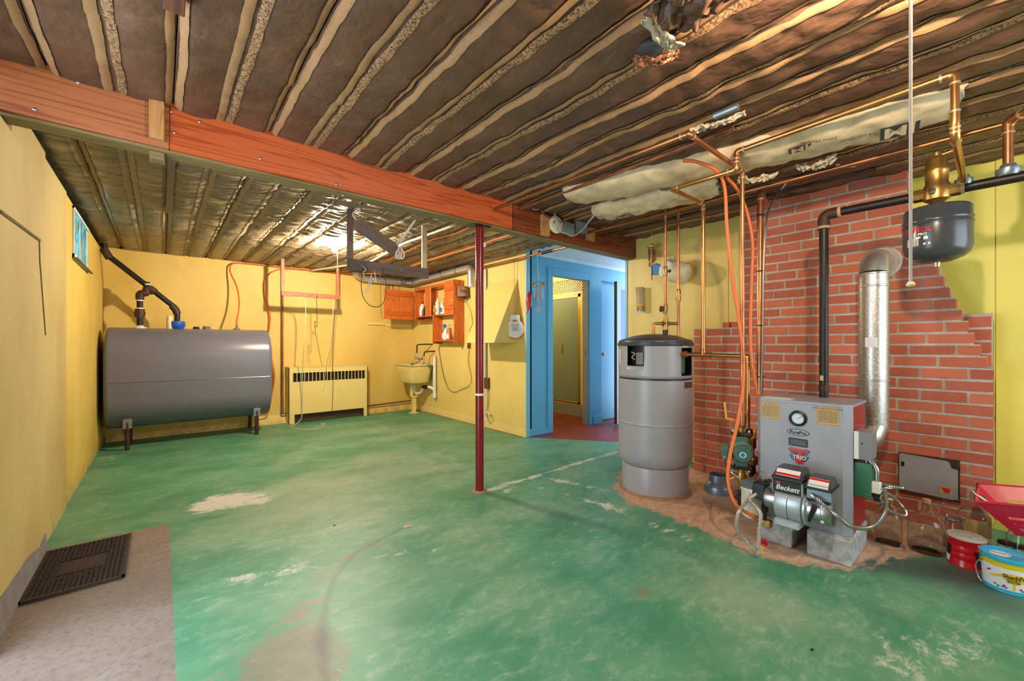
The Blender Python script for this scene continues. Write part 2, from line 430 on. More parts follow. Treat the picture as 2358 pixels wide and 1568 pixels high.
conc = t.mix(t.step(n1, 0.35, 0.65), lin('#7c6d62'), lin('#908378')); conc = t.mix(t.math('MULTIPLY', t.step(n3, 0.48, 0.68), 0.6), conc, lin('#5f534a'))
c = t.mix(t.step(t.math('ADD', t.attr('bare'), t.math('MULTIPLY', edge, 0.03)), -0.002, 0.002), c, conc)
c = t.mix(t.step(t.attr('red'), -0.002, 0.002), c, t.mix(t.step(n1, 0.4, 0.65), lin('#8a2d18'), lin('#6c1f18')))
t.base(c)
rg = t.math('ADD', 0.46, t.math('MULTIPLY', worn, 0.35)); rg = t.math('ADD', rg, t.math('MULTIPLY', t.step(t.attr('bare'), -0.002, 0.002), 0.45), True)
t.l(t.math('ADD', rg, t.math('MULTIPLY', t.step(t.attr('tan'), 0, 0.03), 0.4), True), t.b.inputs['Roughness'])
t.bump(t.math('ADD', n3, t.math('MULTIPLY', n2, 0.6)), 0.12, 0.004)
# ================================================================== STRUCTURE
XL, YB, XA, XR, YW = -0.51, 6.8, 3.43, 3.95, 3.80          # left wall, back wall, laundry wall, right wall, hall wall
CEIL = 2.305
def poly_sd(p, poly):
    x, y = p; d = 1e9; inside = False; n = len(poly)
    for i in range(n):
        ax, ay = poly[i]; bx, by = poly[(i + 1) % n]; ex, ey = bx - ax, by - ay
        t = max(0, min(1, ((x - ax) * ex + (y - ay) * ey) / (ex * ex + ey * ey))); d = min(d, math.hypot(x - ax - t * ex, y - ay - t * ey))
        if (ay > y) != (by > y) and x < (bx - ax) * (y - ay) / (by - ay) + ax: inside = not inside
    return d if inside else -d
tan_poly = [tuple(G(a, b, Z=0)[:2]) for a, b in ((1425, 1085), (1415, 1125), (1445, 1158), (1540, 1190), (1640, 1232), (1735, 1278), (1830, 1300), (1950, 1312), (2040, 1290), (2110, 1280), (2190, 1270))] + [(3.75, 0.0), (3.75, 1.9)]
wear_sp = [(520, 1152, .20, .36), (600, 1150, .14, .2), (480, 1165, .12, .2), (470, 1105, .2, .10), (900, 985, .4, .10), (1290, 1105, .12, .14), (1400, 1165, .16, .14), (1010, 1045, .16, .14), (1320, 1215, .16, .10), (650, 1330, .12, .10), (560, 1350, .1, .10),
           (1560, 1300, .2, .06), (1700, 1420, .25, .06), (2200, 1480, .22, .12), (2080, 1530, .15, .14), (250, 1055, .2, .16), (210, 1090, .15, .12), (420, 1050, .35, .08), (1900, 1340, .2, .08), (1240, 1560, .3, .05), (760, 1560, .2, .07), (1170, 1130, .1, .2), (1640, 1230, .1, .1), (840, 1010, .4, .06), (1500, 1240, .15, .08)]
wear_pts = [(G(a, b, Z=0), r, k) for a, b, r, k in wear_sp]
wear_ln = [(G(a, b, Z=0), G(c, d, Z=0), r, k) for a, b, c, d, r, k in ((1120, 1130, 1420, 1040, .018, .26), (1255, 1100, 1400, 1130, .02, .16), (440, 1345, 1000, 1265, .012, .16), (700, 1300, 930, 1215, .03, .08), (1220, 1115, 1400, 1165, .006, .2), (1400, 1170, 1610, 1250, .02, .14), (640, 1180, 760, 1140, .03, .1))]
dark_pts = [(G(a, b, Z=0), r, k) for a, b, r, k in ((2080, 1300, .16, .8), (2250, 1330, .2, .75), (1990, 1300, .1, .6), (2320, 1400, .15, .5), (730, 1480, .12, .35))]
arc_px = [G(a, b, Z=0) for a, b in ((935, 1213), (880, 1240), (815, 1275), (770, 1330), (748, 1400), (742, 1480), (748, 1568))]; arc_ln = list(zip(arc_px, arc_px[1:]))
fade_pts = [(G(a, b, Z=0), r, k) for a, b, r, k in ((620, 1200, .4, .55), (760, 1120, .45, .6), (900, 1060, .5, .55), (950, 990, .5, .5), (1000, 1090, .35, .4), (520, 1150, .3, .3), (850, 1180, .3, .4), (1050, 1240, .25, .3), (1600, 1330, .3, .3), (1250, 1180, .25, .3), (1800, 1420, .3, .3), (1150, 1400, .3, .25))]
brown_pts = [(G(a, b, Z=0), r, k) for a, b, r, k in ((690, 1480, .16, .75), (620, 1540, .16, .7), (700, 1400, .1, .55), (740, 1330, .1, .5), (800, 1290, .08, .5), (860, 1255, .06, .5), (1040, 1040, .15, .45), (960, 1020, .12, .3), (720, 1560, .14, .7), (1480, 1360, .06, .7))]
fx0, fx1, fy0, fy1, st = -0.63, 6.4, -1.85, 6.9, 0.028
nx = int((fx1 - fx0) / st); ny = int((fy1 - fy0) / st)
m = MB(); m.grid(lambda u, v: V((fx0 + (fx1 - fx0) * u, fy0 + (fy1 - fy0) * v, 0)), nx, ny)
m.box((fx0, fy0, -0.12), (fx1, fy1, -0.02))
fl = struct('floor', m, 'floor_paint', smooth=False, origin=(0, 0, 0))
vals = {k: [] for k in ('bare', 'red', 'tan', 'wear', 'dark', 'fade', 'brown')}
for k in vals: fl.data.attributes.new(k, 'FLOAT', 'POINT')
for v in fl.data.vertices:
    x, y = v.co.x, v.co.y
    vals['bare'].append(min(0.04 - x, 3.45 - y)); vals['red'].append(min((x - 3.45) * .802 + (y - 3.775) * .598, x - 3.40))
    vals['tan'].append(poly_sd((x, y), tan_poly) if 2.3 < x < 3.9 and -.3 < y < 2.4 else -0.5)
    s_ = 0.0
    for p, r, k in wear_pts:
        d2 = ((x - p.x) ** 2 + (y - p.y) ** 2) / (r * r)
        if d2 < 9: s_ += k * math.exp(-d2)
    for p, q, r, k in wear_ln:
        e = q - p; tt = max(0, min(1, ((x - p.x) * e.x + (y - p.y) * e.y) / (e.x ** 2 + e.y ** 2))); d2 = ((x - p.x - tt * e.x) ** 2 + (y - p.y - tt * e.y) ** 2) / ((r + .02) ** 2)
        if d2 < 9: s_ += k * math.exp(-d2)
    vals['wear'].append(min(s_, .36))
    dk = 0.0
    for p, q in arc_ln:
        e = q - p; tt = max(0, min(1, ((x - p.x) * e.x + (y - p.y) * e.y) / (e.x ** 2 + e.y ** 2))); dk = max(dk, math.exp(-((x - p.x - tt * e.x) ** 2 + (y - p.y - tt * e.y) ** 2) / .022 ** 2))
    for nm_, pp_ in (('fade', fade_pts), ('brown', brown_pts)): vals[nm_].append(sum(k * math.exp(-((x - p.x) ** 2 + (y - p.y) ** 2) / (r * r)) for p, r, k in pp_))
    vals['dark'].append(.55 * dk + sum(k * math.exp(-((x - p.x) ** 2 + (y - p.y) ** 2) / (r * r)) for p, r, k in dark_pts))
for k in vals: fl.data.attributes[k].data.foreach_set('value', vals[k])

# left wall of cast concrete in three lifts, with the entry doorway (beside the camera) and the small high window
m = MB()
m.box((-.63, -1.85, 0), (-.50, 1.10, 2.2)); m.box((-.63, 1.10, 2.09), (-.50, 2.35, 2.2)); m.box((-.63, 2.35, 0), (-.492, 2.76, 2.065)); m.box((-.63, 2.76, 0), (-.492, 3.44, 2.215))
m.box((-.63, 3.44, 0), (-.507, 4.24, 2.215))
wy0, wy1, wz0, wz1 = 4.55, 5.46, 1.81, 2.2
wl = struct('wall_left', m, 'yellow_concrete', smooth=False); m = MB()
m.box((-.63, 4.24, 0), (-.515, wy0, 2.215)); m.box((-.63, wy1, 0), (-.515, 6.9, 2.215)); m.box((-.63, wy0, 0), (-.515, wy1, wz0)); m.box((-.63, wy0, wz1), (-.515, wy1, 2.215))
m.ob('wall_lift', 'yellow_far_lift', wl, smooth=False)
struct('baseboard_left', MB().prism([(-.478, 2.35, 0), (-.478, 3.42, 0), (-.488, 3.42, .10), (-.488, 3.30, .075), (-.488, 3.05, .12), (-.488, 2.7, .13), (-.488, 2.35, .15)], (-.006, 0, 0)), 'grey_footing', smooth=False)
m = MB().box((-.75, -1.85, 2.215), (-.56, 6.9, 2.5)); m.box((-.6, 6.82, 2.29), (3.6, 6.95, 2.5)); struct('trim_1', m, 'dark_gap', smooth=False)
# crack lines on the left wall, with their own shape
def groove(pts, r=.004): return MB().tube(pts, r, 6)
m = groove([G(0, 487, X=-.491), G(40, 516, X=-.491), G(90, 553, X=-.491)], .008); m.tube([G(90, 553, X=-.491), G(91, 600, X=-.491), (-.491, 3.43, 1.2)], .004, 6); m.ob('crack', 'seam_dark', wl)
for y_, x_ in ((3.441, -.5035), (4.241, -.5115)): MB().box((x_ - .004, y_, 0), (x_ + .0005, y_ + .006, 2.21)).ob('seam', 'seam_dark', wl, smooth=False)
# window with its frame and textured panes
wn = thing('window_1', None, None, (-.515, (wy0 + wy1) / 2, wz0), kind='structure')
m = MB(); fr = .028
m.box((-.60, wy0, wz0), (-.505, wy1, wz0 + fr)); m.box((-.60, wy0, wz1 - fr * .6), (-.505, wy1, wz1)); m.box((-.60, wy0, wz0), (-.505, wy0 + fr, wz1)); m.box((-.60, wy1 - fr, wz0), (-.519, wy1, wz1)); m.box((-.535, (wy0 + wy1) / 2 - .010, wz0), (-.52, (wy0 + wy1) / 2 + .010, wz1))
m.ob('window_frame', 'white_paint', wn, smooth=False)
for a, b in ((wy0 + fr, (wy0 + wy1) / 2 - .010), ((wy0 + wy1) / 2 + .010, wy1 - fr)): MB().box((-.530, a, wz0 + fr), (-.525, b, wz1 - fr * .6)).ob('pane', 'window_glass', wn, smooth=False)
MB().box((-.50, wy0 - .01, wz0 - .012), (-.48, wy1, wz0), .002).ob('window_sill', 'grey_footing', wn, smooth=False)
# back wall
m = MB().box((-.63, YB, 0), (3.55, YB + .12, 2.29)); wb = struct('wall_back', m, 'yellow_block', smooth=False)
m = MB().prism([(-.5, YB, 0), (-.5, YB - .05, 0), (-.5, YB - .035, .06), (-.5, YB, .12)], (3.9, 0, 0)); struct('baseboard_back', m, 'yellow_block', smooth=False)
# laundry wall
m = MB().box((XA, YW, 0), (XA + .1, YB + .1, 2.31)); wa = struct('wall_laundry', m, 'yellow_panel', smooth=False)
a = G(1011, 910, X=XA); b = G(1077, 925, X=XA)
MB().box((XA - .004, b.y, .30), (XA, a.y, 1.12)).ob('access_panel', 'yellow_panel', wa, smooth=False)
struct('baseboard_laundry', MB().box((XA - .014, YW - .02, 0), (XA, YB - .04, .095), .003), 'yellow_trim', smooth=False)
# right wall of painted panels
m = MB().box((XR + .012, -1.85, 0), (XR + .1, 2.69, 2.31)); wr = struct('wall_right', m, 'yellow_lemon_lit', smooth=False)
for y0, y1, mt in ((1.62, 2.688, 'yellow_panel'), (1.20, 1.616, 'yellow_panel'), (.034, 1.196, 'yellow_lemon_lit'), (-1.19, .030, 'yellow_lemon_lit'), (-1.85, -1.194, 'yellow_lemon_lit')):
    MB().box((XR, y0, 0), (XR + .014, y1, 2.305), .002).ob('panel', mt, wr, smooth=False)
# rear wall behind the camera with its wide opening
m = MB().box((-.63, -1.97, 0), (1.9, -1.85, 2.5)); m.box((3.7, -1.97, 0), (4.05, -1.85, 2.5)); m.box((1.9, -1.97, 2.1), (3.7, -1.85, 2.5)); m.box((1.9, -1.97, 0), (3.7, -1.85, .7)); struct('wall_rear', m, 'yellow_block', smooth=False)
# hall: blue wall with the bathroom doorway and a second doorway, ceiling, mouldings
dx0, dx1, dz = 3.90, 4.64, 2.05; ex0, ex1, ez = 4.93, 5.72, 2.08
m = MB()
m.box((XA + .002, YW, 0), (dx0, YW + .1, 2.31)); m.box((dx0, YW, dz), (dx1, YW + .1, 2.31)); m.box((dx1, YW, 0), (ex0, YW + .1, 2.31)); m.box((ex0, YW, ez), (ex1, YW + .1, 2.31)); m.box((ex1, YW, 0), (5.9, YW + .1, 2.31))
struct('wall_hall', m, 'blue_wall', smooth=False)
m = MB().box((4.05, 2.69, 0), (5.9, 2.79, 2.31)); struct('wall_hall_side', m, 'blue_wall', smooth=False)
m = MB().box((XA - .002, 2.715, 2.312), (5.9, YW + .1, 2.42)); struct('ceiling_hall', m, 'white_paint', smooth=False)
struct('trim_2', MB().box((XA + .1, YW - .022, 2.262), (5.9, YW, 2.312), .004), 'white_paint', smooth=False)
struct('trim_3', MB().box((XA - .004, YW - .022, 0), (XA + .06, YW, 2.30), .003), 'blue_light', smooth=False)
struct('trim_4', MB().box((XR - .012, 2.688, 0), (XR + .11, 2.716, 2.085), .003), 'blue_light', smooth=False)
struct('baseboard_hall', MB().box((XA + .06, YW - .012, 0), (dx0 - .09, YW, .09), .002).box((dx1 + .10, YW - .012, 0), (ex0, YW, .11), .002), 'blue_wall', smooth=False)
d1 = thing('door_1', None, None, (dx0, YW, 0), kind='structure')
MB().box((dx0 - .09, YW - .016, 0), (dx0, YW, dz + .09), .003).ob('casing', 'blue_wall', d1, smooth=False)
MB().box((dx1, YW - .016, 0), (dx1 + .06, YW, dz + .09), .003).ob('casing', 'blue_wall', d1, smooth=False)
MB().box((dx0, YW - .016, dz), (dx1, YW, dz + .09), .003).ob('casing', 'blue_wall', d1, smooth=False)
MB().box((dx1 - .02, YW, 0), (dx1, YW + .1, dz)).ob('jamb', 'grey_curb', d1, smooth=False)
MB().box((dx1 - .023, YW + .03, .99), (dx1 - .018, YW + .055, 1.05), .001).ob('strike_plate', 'brass', d1, smooth=False)
d2 = thing('door_2', None, None, (ex0, YW + .07, 0), kind='structure')
MB().box((ex0, YW + .085, .01), (ex1, YW + .12, ez)).ob('slab', 'blue_wall', d2, smooth=False)
MB().ball((ex0 + .07, YW + .03, 1.0), .025).cyl((ex0 + .07, YW + .06, 1.0), (ex0 + .07, YW + .03, 1.0), .01).ob('knob', 'brass', d2)
d3 = thing('door_3', None, None, (4.88, 3.52, 0), kind='structure')
m = MB().box((4.89, 3.50, .02), (4.98, 3.54, 2.03)); m.box((5.56, 3.50, .02), (5.65, 3.54, 2.03)); m.box((4.98, 3.50, 1.92), (5.56, 3.54, 2.03)); m.box((4.98, 3.50, .02), (5.56, 3.54, .3)); m.ob('frame', 'white_paint', d3, smooth=False)
MB().box((4.98, 3.515, .3), (5.56, 3.522, 1.92)).ob('pane', 'pebbled_glass', d3, smooth=False)
MB().box((4.88, 3.498, .02), (4.89, 3.542, 2.03)).ob('edge', 'brown_door', d3, smooth=False)
# bathroom shell
m = MB().box((XA + .1, 6.1, 0), (6.1, 6.2, 2.3)); struct('wall_bath', m, 'yellow_panel', smooth=False)
m = MB().box((XA + .1, YW + .1, 2.30), (6.1, 6.1, 2.4)); struct('ceiling_bath', m, 'yellow_panel', smooth=False)
m = MB().box((5.03, YW + .12, 0), (5.10, 4.20, 2.3)); m.box((5.10, 4.1, 0), (6.05, 4.2, 2.3)); m.box((5.05, 5.5, 0), (6.05, 5.6, 2.3)); struct('wall_bath_right', m, 'yellow_panel', smooth=False)

# ceiling: deck, joists and paper-faced insulation batts in every bay
ce = struct('ceiling', MB().box((-.75, -1.97, 2.5), (4.2, 6.95, 2.56)), 'subfloor', smooth=False)
JS = 0.4085; J0 = 0.4525
xs = [J0 + JS * k for k in range(-2, 9)]
for x in xs:
    for y0, y1 in ((-1.85, 2.585), (2.70, 6.82)):
        if y0 > 2 and x > 3.4: continue
        MB().box((x - .019, y0, 2.335), (x + .019, y1, 2.5)).ob('joist', 'joist_wood', ce, smooth=False)
def rid(x): return 1 - abs(2 * x - 1) if 0 <= x <= 1 else 0
def pz(x, y, back):
    f = (x - J0) / JS; g = f - math.floor(f)                   # 0 at a joist, 0.5 at the mid strip
    b = abs(math.sin(2 * PI * f)) ** .7
    if not back:
        z = CEIL - .016 * b + .014 * max(0, 1 - min(g, 1 - g) * JS / .03)
        z += .014 * noise.noise((x * 3, y * 2.2, 1.3)) + .010 * noise.noise((x * 8, y * 6, 4.1)) - .016 * (abs(noise.noise((x * 6 + y * 4, y * 7 - x * 4, 2.0)))) + .004 * noise.noise((x * 20, y * 14, 6.0))
        k = max(0, 1 - math.hypot(x - 1.7, y - .35) / .9); z += .018 * k * noise.noise((x * 16, y * 11, 9.0))
        return z
    bk = 1 - .5 * min(1, max(0, (y - 5.2) / 1.0))
    z = 2.30 - .02 * b + .012 * max(0, 1 - min(g, 1 - g) * JS / .03) + .014 * noise.noise((x * 2.5, y * 2, 7.7))
    wr_ = noise.noise((x * 3.2 + 2 * noise.noise((x * 2, y * 2, 0)), y * 17, 3.0)) ; z += bk * (.018 * wr_ + .009 * noise.noise((x * 7, y * 38, 5.0)))
    return z
def batt(x0, x1, y0, y1, back, dz=0.0, sh=0.0):
    nu = max(4, int((x1 - x0) / .02)); nv = int((y1 - y0) / (.016 if back else .022))
    m = MB(); m.grid(lambda u, v: V((x0 + (x1 - x0) * u, y0 + (y1 - y0) * v, pz(x0 + (x1 - x0) * u, y0 + (y1 - y0) * v, back) + dz)), nu, nv)
    o = m.ob('insulation_batt', 'kraft_back' if back else 'kraft_front', ce, ang=80)
    rr = random.Random(int(x0 * 1000) + (7 if back else 0))
    def strip(xc, w_, mt, k):
        xc += sh; m = MB(); nv2 = int((y1 - y0) / .025); ph = rr.uniform(0, 50)
        def fn(u, v):
            y = y0 + (y1 - y0) * v; ww = w_ * (1 + .2 * noise.noise((ph, y * 9, k)) + .16 * noise.noise((ph + u * 3, y * 60, k)))
            x = xc + ww * (u - .5) + .006 * noise.noise((ph + 9, y * 3, 0))
            x = max(x0, min(x1, x)); return V((x, y, pz(x, y, back) + dz - .0045 - .003 * (1 - abs(2 * u - 1))))
        m.grid(fn, 3, nv2); m.ob('stapling_flange', mt, o, ang=80)
    fb = 'flange_back'
    if x0 - .5 > -1.05 and abs((x0 - J0) / JS - round((x0 - J0) / JS)) < .02: strip(x0 + .019, .026, fb if back else 'flange_plain', 1)
    if x1 < 3.94 and abs((x1 - J0) / JS - round((x1 - J0) / JS)) < .02: strip(x1 - .017, .025, fb if back else 'flange_plain', 2)
    xm = (math.floor(((x0 + x1) / 2 - J0) / JS) + .5) * JS + J0
    if x0 < xm - .03 and x1 > xm + .03:
        mot = rr.random() < .5
        strip(xm - .0215, .033, fb if back else ('flange_mottled' if mot else 'flange_plain'), 3); strip(xm + .0215, .030, fb if back else ('flange_plain' if mot else 'flange_mottled'), 4)
edges_f = [-.56] + xs + [3.95]; edges_b = [-.56] + [x for x in xs if x < 3.4] + [3.43]
for a, b in zip(edges_f, edges_f[1:]): batt(a + .002, b - .002, -1.85, 2.03 + .05 * noise.noise((a * 5, 0, 0)), False, -.006); batt(a + .002, b - .002, 1.96, 2.582, False, 0, .008 * noise.noise((a * 9, 3, 0)))
for a, b in zip(edges_b, edges_b[1:]): batt(a + .002, b - .002, 2.70, 6.81, True)
# darker joist line and batten showing under the back paper
MB().box((.03, 2.71, 2.262), (.068, 4.6, 2.29)).ob('batten', 'brown_wood', ce, smooth=False)
# ================================================================== THINGS
m = MB().box((6.05, YW + .1, 0), (6.15, 6.2, 2.3)); struct('wall_shower', m, 'shower_tile_shaded', smooth=False)
# ---- beam and post
BY, BZ0, BZ1 = 2.58, 2.087, 2.318
bm_ = thing('ceiling_beam', 'long orange fir ceiling beam spanning the room above the red post', 'beam', (1.9, BY + .06, BZ0))
MB().box((-.62, BY, BZ0), (.030, BY + .12, BZ1), .003).ob('beam_board', 'fir_beam_pale', bm_, smooth=False, label='paler weathered end board of the beam')
MB().box((.032, BY, BZ0), (2.188, BY + .12, BZ1), .003).ob('beam_board', 'fir_beam', bm_, smooth=False)
MB().box((2.196, BY, BZ0), (3.97, BY + .12, BZ1), .003).ob('beam_board', 'fir_beam_dark', bm_, smooth=False, label='darker stained end board of the beam')
MB().box((2.186, BY + .004, BZ0 + .002), (2.198, BY + .116, BZ1 - .002)).ob('splice_gap', 'dark_gap', bm_, smooth=False)
MB().box((-.5, BY + .022, BZ0 - .014), (3.96, BY + .118, BZ0 - .001)).ob('underside_strip', 'olive_wood', bm_, smooth=False)  # added thin board; its olive stands for the beam's own bottom face
a = G(343, 230, Y=BY - .03); b = G(379, 322, Y=BY - .03)
cl = MB().box((a.x, BY - .03, b.z), (b.x, BY, BZ1 - .01), .003).ob('cleat', 'pale_wood', bm_, smooth=False, label='pale wooden cleat nailed to the beam')
MB().box((a.x, BY + .04, BZ0 - .05), (b.x, BY + .115, BZ0 - .014), .002).ob('cleat', 'olive_wood', bm_, smooth=False)
for px, py in ((180, 190), (395, 257), (402, 305), (600, 365), (790, 450), (775, 425), (1015, 426), (1080, 445), (1188, 475), (1205, 522), (80, 252), (460, 280)):
    p = G(px, py, Y=BY); MB().lathe((p.x, BY + .0005, p.z), [(.0075, 0), (.0075, .002), (.0045, .005), (0, .006)], 10, (0, -1, 0)).ob('nail_head', 'steel', bm_)
po = thing('support_post', 'dark red steel post standing on the green floor under the beam', 'post', (1.90, 2.64, 0))
MB().cyl((1.90, 2.64, .004), (1.90, 2.64, BZ0 - .03), .0325, seg=32).ob('shaft', 'post_red', po)
MB().box((1.83, 2.585, BZ0 - .03), (1.97, 2.695, BZ0 - .0145), .003).ob('top_plate', 'iron', po, smooth=False)
MB().lathe((1.90, 2.64, 0), [(.06, 0), (.055, .006), (.045, .012)], 28).ob('base_plate', 'rust_ring', po)
zb = HC - (908 - HOR) / FPX * 3.24
MB().lathe((1.90, 2.64, zb), [(.0335, -.008), (.0345, -.006), (.0345, .006), (.0335, .008)], 32).ob('band', 'white_print', po, label='white paper band round the post')
MB().box((1.915, 2.6035, 1.905), (1.932, 2.6115, 1.935)).ob('sticker', 'label_white', po, smooth=False)

# ---- brick chimney
CX_, P_, BL = 3.72, 0.0717, 0.200
ch = thing('brick_chimney', 'red brick chimney with grey mortar and a stepped shoulder beside the boiler', 'chimney', (CX_ + .12, .9, 0))
def yr(z): return .035 if z < .97 else min(.404, .035 + (z - .97) * .355)
bmeshes = {}
def brick_mesh(L, k):
    key = (round(L, 3), k)
    if key not in bmeshes:
        rr = random.Random(hash(key) & 0xffff); m = MB(); j = lambda: rr.uniform(-.0014, .0014)
        hh = .0295
        m._new([V((x, y * (L / 2) + j(), z * hh + j())) if x else V((j(), y * (L / 2 - .002) + j(), z * (hh - .002) + j())) for x in (0, .1) for y in (-1, 1) for z in (-1, 1)], [(0, 1, 3, 2), (4, 6, 7, 5), (0, 4, 5, 1), (2, 3, 7, 6), (0, 2, 6, 4), (1, 5, 7, 3)])
        bmesh.ops.recalc_face_normals(m.bm, faces=m.bm.faces)
        me = bpy.data.meshes.new('brick'); m.bm.to_mesh(me); m.bm.free(); me.materials.append(MATS['brick']); bmeshes[key] = me
    return bmeshes[key]
core = MB(); chl = wmat(ch).inverted()
for r in range(32):
    z = (r + .5) * P_; y0 = yr(z); y1 = 1.827 if r < 18 else 1.404
    core.box((CX_ + .006, y0 + .004, r * P_), (XR + .005, y1 - .002, min((r + 1) * P_, 2.30)))
    y = y0; first = True
    while y < y1 - .03:
        L = BL if not (first and r % 2) else .094
        if y1 - (y + L) < .06: L = y1 - y
        if L > .27: L = L / 2 - .005
        o = bpy.data.objects.new('brick', brick_mesh(round(L / .004) * .004, random.randrange(4))); COL.objects.link(o); o.parent = ch
        o.location = chl @ V((CX_ + random.uniform(-.0025, .002), y + L / 2, z)); y += L + .0115; first = False
core.ob('mortar', 'mortar', ch, smooth=False)
for y0, y1 in ((1.46, 1.56), (1.575, 1.63)): MB().box((CX_ + .14, y0, 1.292), (XR, y1, 1.345), .002).ob('brick', 'brick', ch, smooth=False)
# cut-out in the panel beside the shoulder, with its pale blue mortar
m = MB().box((XR - .13, .04, 1.0), (XR - .10, .17, 1.335)); m.ob('backing', 'mortar', ch, smooth=False)
for k in range(4): MB().box((XR - .136, .046, 1.02 + k * .078), (XR - .125, .10 + .016 * k, 1.082 + k * .078), .002).ob('brick', 'brick', ch, smooth=False)
# flue thimble mortar ring
fx, fy = 3.50, .538
MB().lathe((CX_ - .010, fy, 1.70), [(.075, -.0), (.100, -.004), (.112, .010)], 32, (1, 0, 0)).ob('thimble', 'mortar', ch)
# clean-out door
co = thing('cleanout_door', 'grey metal clean-out door low on the brick chimney', 'door', (3.70, .31, .2))
m = MB(); c0 = (3.694, .436, .205); m.prism([(3.70, .440, .212), (3.70, .434, .203), (3.70, .20, .197), (3.70, .178, .2), (3.70, .178, .385), (3.70, .205, .39), (3.70, .215, .42), (3.70, .225, .428), (3.70, .434, .437), (3.70, .440, .43)], (-.008, 0, 0)); m.ob('plate', 'door_grey', co, smooth=False)
MB().box((3.693, .17, .19), (CX_ + .002, .445, .205)).box((3.70, .17, .19), (CX_ + .002, .445, .44)).ob('frame', 'rust_iron', co, smooth=False)
for z in (.392, .197): MB().cyl((3.697, .196, z), (3.697, .168, z), .008, seg=10).ob('hinge', 'iron', co)
MB().box((3.686, .415, .355), (3.692, .43, .385), .002).ob('latch', 'iron', co, smooth=False)
MB().box((3.6905, .20, .225), (3.692, .255, .272)).ob('sticker', 'label_tan', co, smooth=False)
MB().prism([(3.6898, .25, .265), (3.6898, .207, .262), (3.6898, .215, .232), (3.6898, .235, .235)], (.0006, 0, 0)).ob('print', 'red_print', co, smooth=False)

# ---- oil tank
tx0, tx1, tyc, tr, tz0, tz1 = -.47, 1.10, 6.405, .335, .21, 1.335
ot = thing('oil_tank', 'large grey steel heating oil tank on short rusty legs against the back wall', 'tank', ((tx0 + tx1) / 2, tyc, 0))
def obround(k):
    a = 2 * PI * k; c, s = math.cos(a), math.sin(a); zc = (tz1 + tz0) / 2; half = (tz1 - tz0) / 2 - tr
    return V((0, c * tr, zc + (half if s >= 0 else -half) + s * tr))
m = MB(); prof = [(0, .80), (.004, .90), (.012, .965), (.028, .995), (.05, 1.0)]
prof = [(tx0 + a, s) for a, s in prof] + [(tx1 - a, s) for a, s in reversed(prof)]
def tankf(u, v):
    i = min(int(v * (len(prof) - 1) + .5), len(prof) - 1); x, s = prof[i]; p = obround(u); zc = (tz1 + tz0) / 2
    return V((x, tyc + p.y * s, zc + (p.z - zc) * s))
m.grid(tankf, 64, len(prof) - 1, closed_u=True)
for e in (0, len(prof) - 1): m._new([tankf(k / 64, e / (len(prof) - 1)) for k in range(64)], [tuple(range(64))])
bmesh.ops.remove_doubles(m.bm, verts=m.bm.verts, dist=1e-5)
m.ob('shell', 'tank_grey', ot, ang=50)
m = MB()
zs = .735; m.tube([(tx0 + .03, tyc - tr - .001, zs), (tx1 - .03, tyc - tr - .001, zs)], .0028, 6); m.ob('weld_seam', 'steel', ot)
for lx in (-.28, .93):
    for ly in (6.13, 6.66):
        lg = MB().cyl((lx, ly, 0), (lx, ly, .30), .021, seg=18).ob('leg', 'rust_iron', ot)
        s = -1 if ly < tyc else 1
        MB().obox((lx, ly + (.004 if s < 0 else -.004), .285), (.038, 0, 0), (0, .022, .006), (0, 0, .048), .004).ob('leg_bracket', 'grey_box', lg, smooth=False)
for px, r_, h_, mt in ((452, .03, .022, 'iron'), (476, .04, .03, 'tank_grey'), (545, .035, .015, 'tank_grey')):
    p = G(px, 757, Y=tyc); MB().lathe((p.x, tyc, tz1 - .006), [(r_ * 1.2, 0), (r_ * 1.2, .012), (r_, .014), (r_, h_ + .01), (0, h_ + .01)], 20).ob('bung', mt, ot)
# vent and fill pipes
pv = thing('oil_fill_pipe', 'dark iron fill pipe slanting from the left wall down to the oil tank', 'pipe', (.14, tyc, tz1))
A1 = G(244, 588, Y=tyc); B1 = G(408, 712, Y=tyc); B1.x = .147
m = MB().tube(rpath([(A1.x - .02, tyc, 2.26), (A1.x - .005, tyc, A1.z + .02), (B1.x, tyc, B1.z), (B1.x, tyc, tz1)], .05), .029, 18); m.ob('pipe', 'iron', pv)
for p, q in ((A1 + V((-.018, 0, .07)), A1 + V((.03, 0, -.03))), (B1 + V((-.05, 0, .04)), B1 + V((.0, 0, -.06)))): MB().tube(rpath([p, (p + q) / 2 + V((0 if p.z > 2 else .015, 0, 0)), q], .03), .038, 18).ob('elbow', 'rust_iron', pv)
mid = A1.lerp(B1, .63); d = (B1 - A1).normalized(); MB().cyl(mid - d * .035, mid + d * .035, .042, seg=8).ob('coupling', 'rust_iron', pv)
MB().lathe((B1.x, tyc, tz1 - .01), [(.045, 0), (.075, .03), (.08, .06), (.078, .095), (.06, .1), (.035, .1)], 24).ob('fill_cap', 'blue_cap', pv, label='blue fitting at the foot of the fill pipe')
MB().lathe((B1.x - .07, tyc - .03, tz1 - .004), [(.026, 0), (.03, .05), (.03, .12), (.022, .15), (0, .155)], 16).ob('vent_whistle', 'cream_plastic', pv)
p2 = thing('oil_vent_pipe', 'stubby iron vent pipe with elbow rising from the oil tank', 'pipe', (-.19, tyc, tz1))
vx = -.187; m = MB().tube(rpath([(vx, tyc, tz1 - .005), (vx, tyc, 1.71), (vx + .02, tyc - .0, 1.735), (vx + .055, tyc + .0, 1.74), (vx + .06, tyc, 1.87)], .03), .029, 18); m.ob('pipe', 'iron', p2)
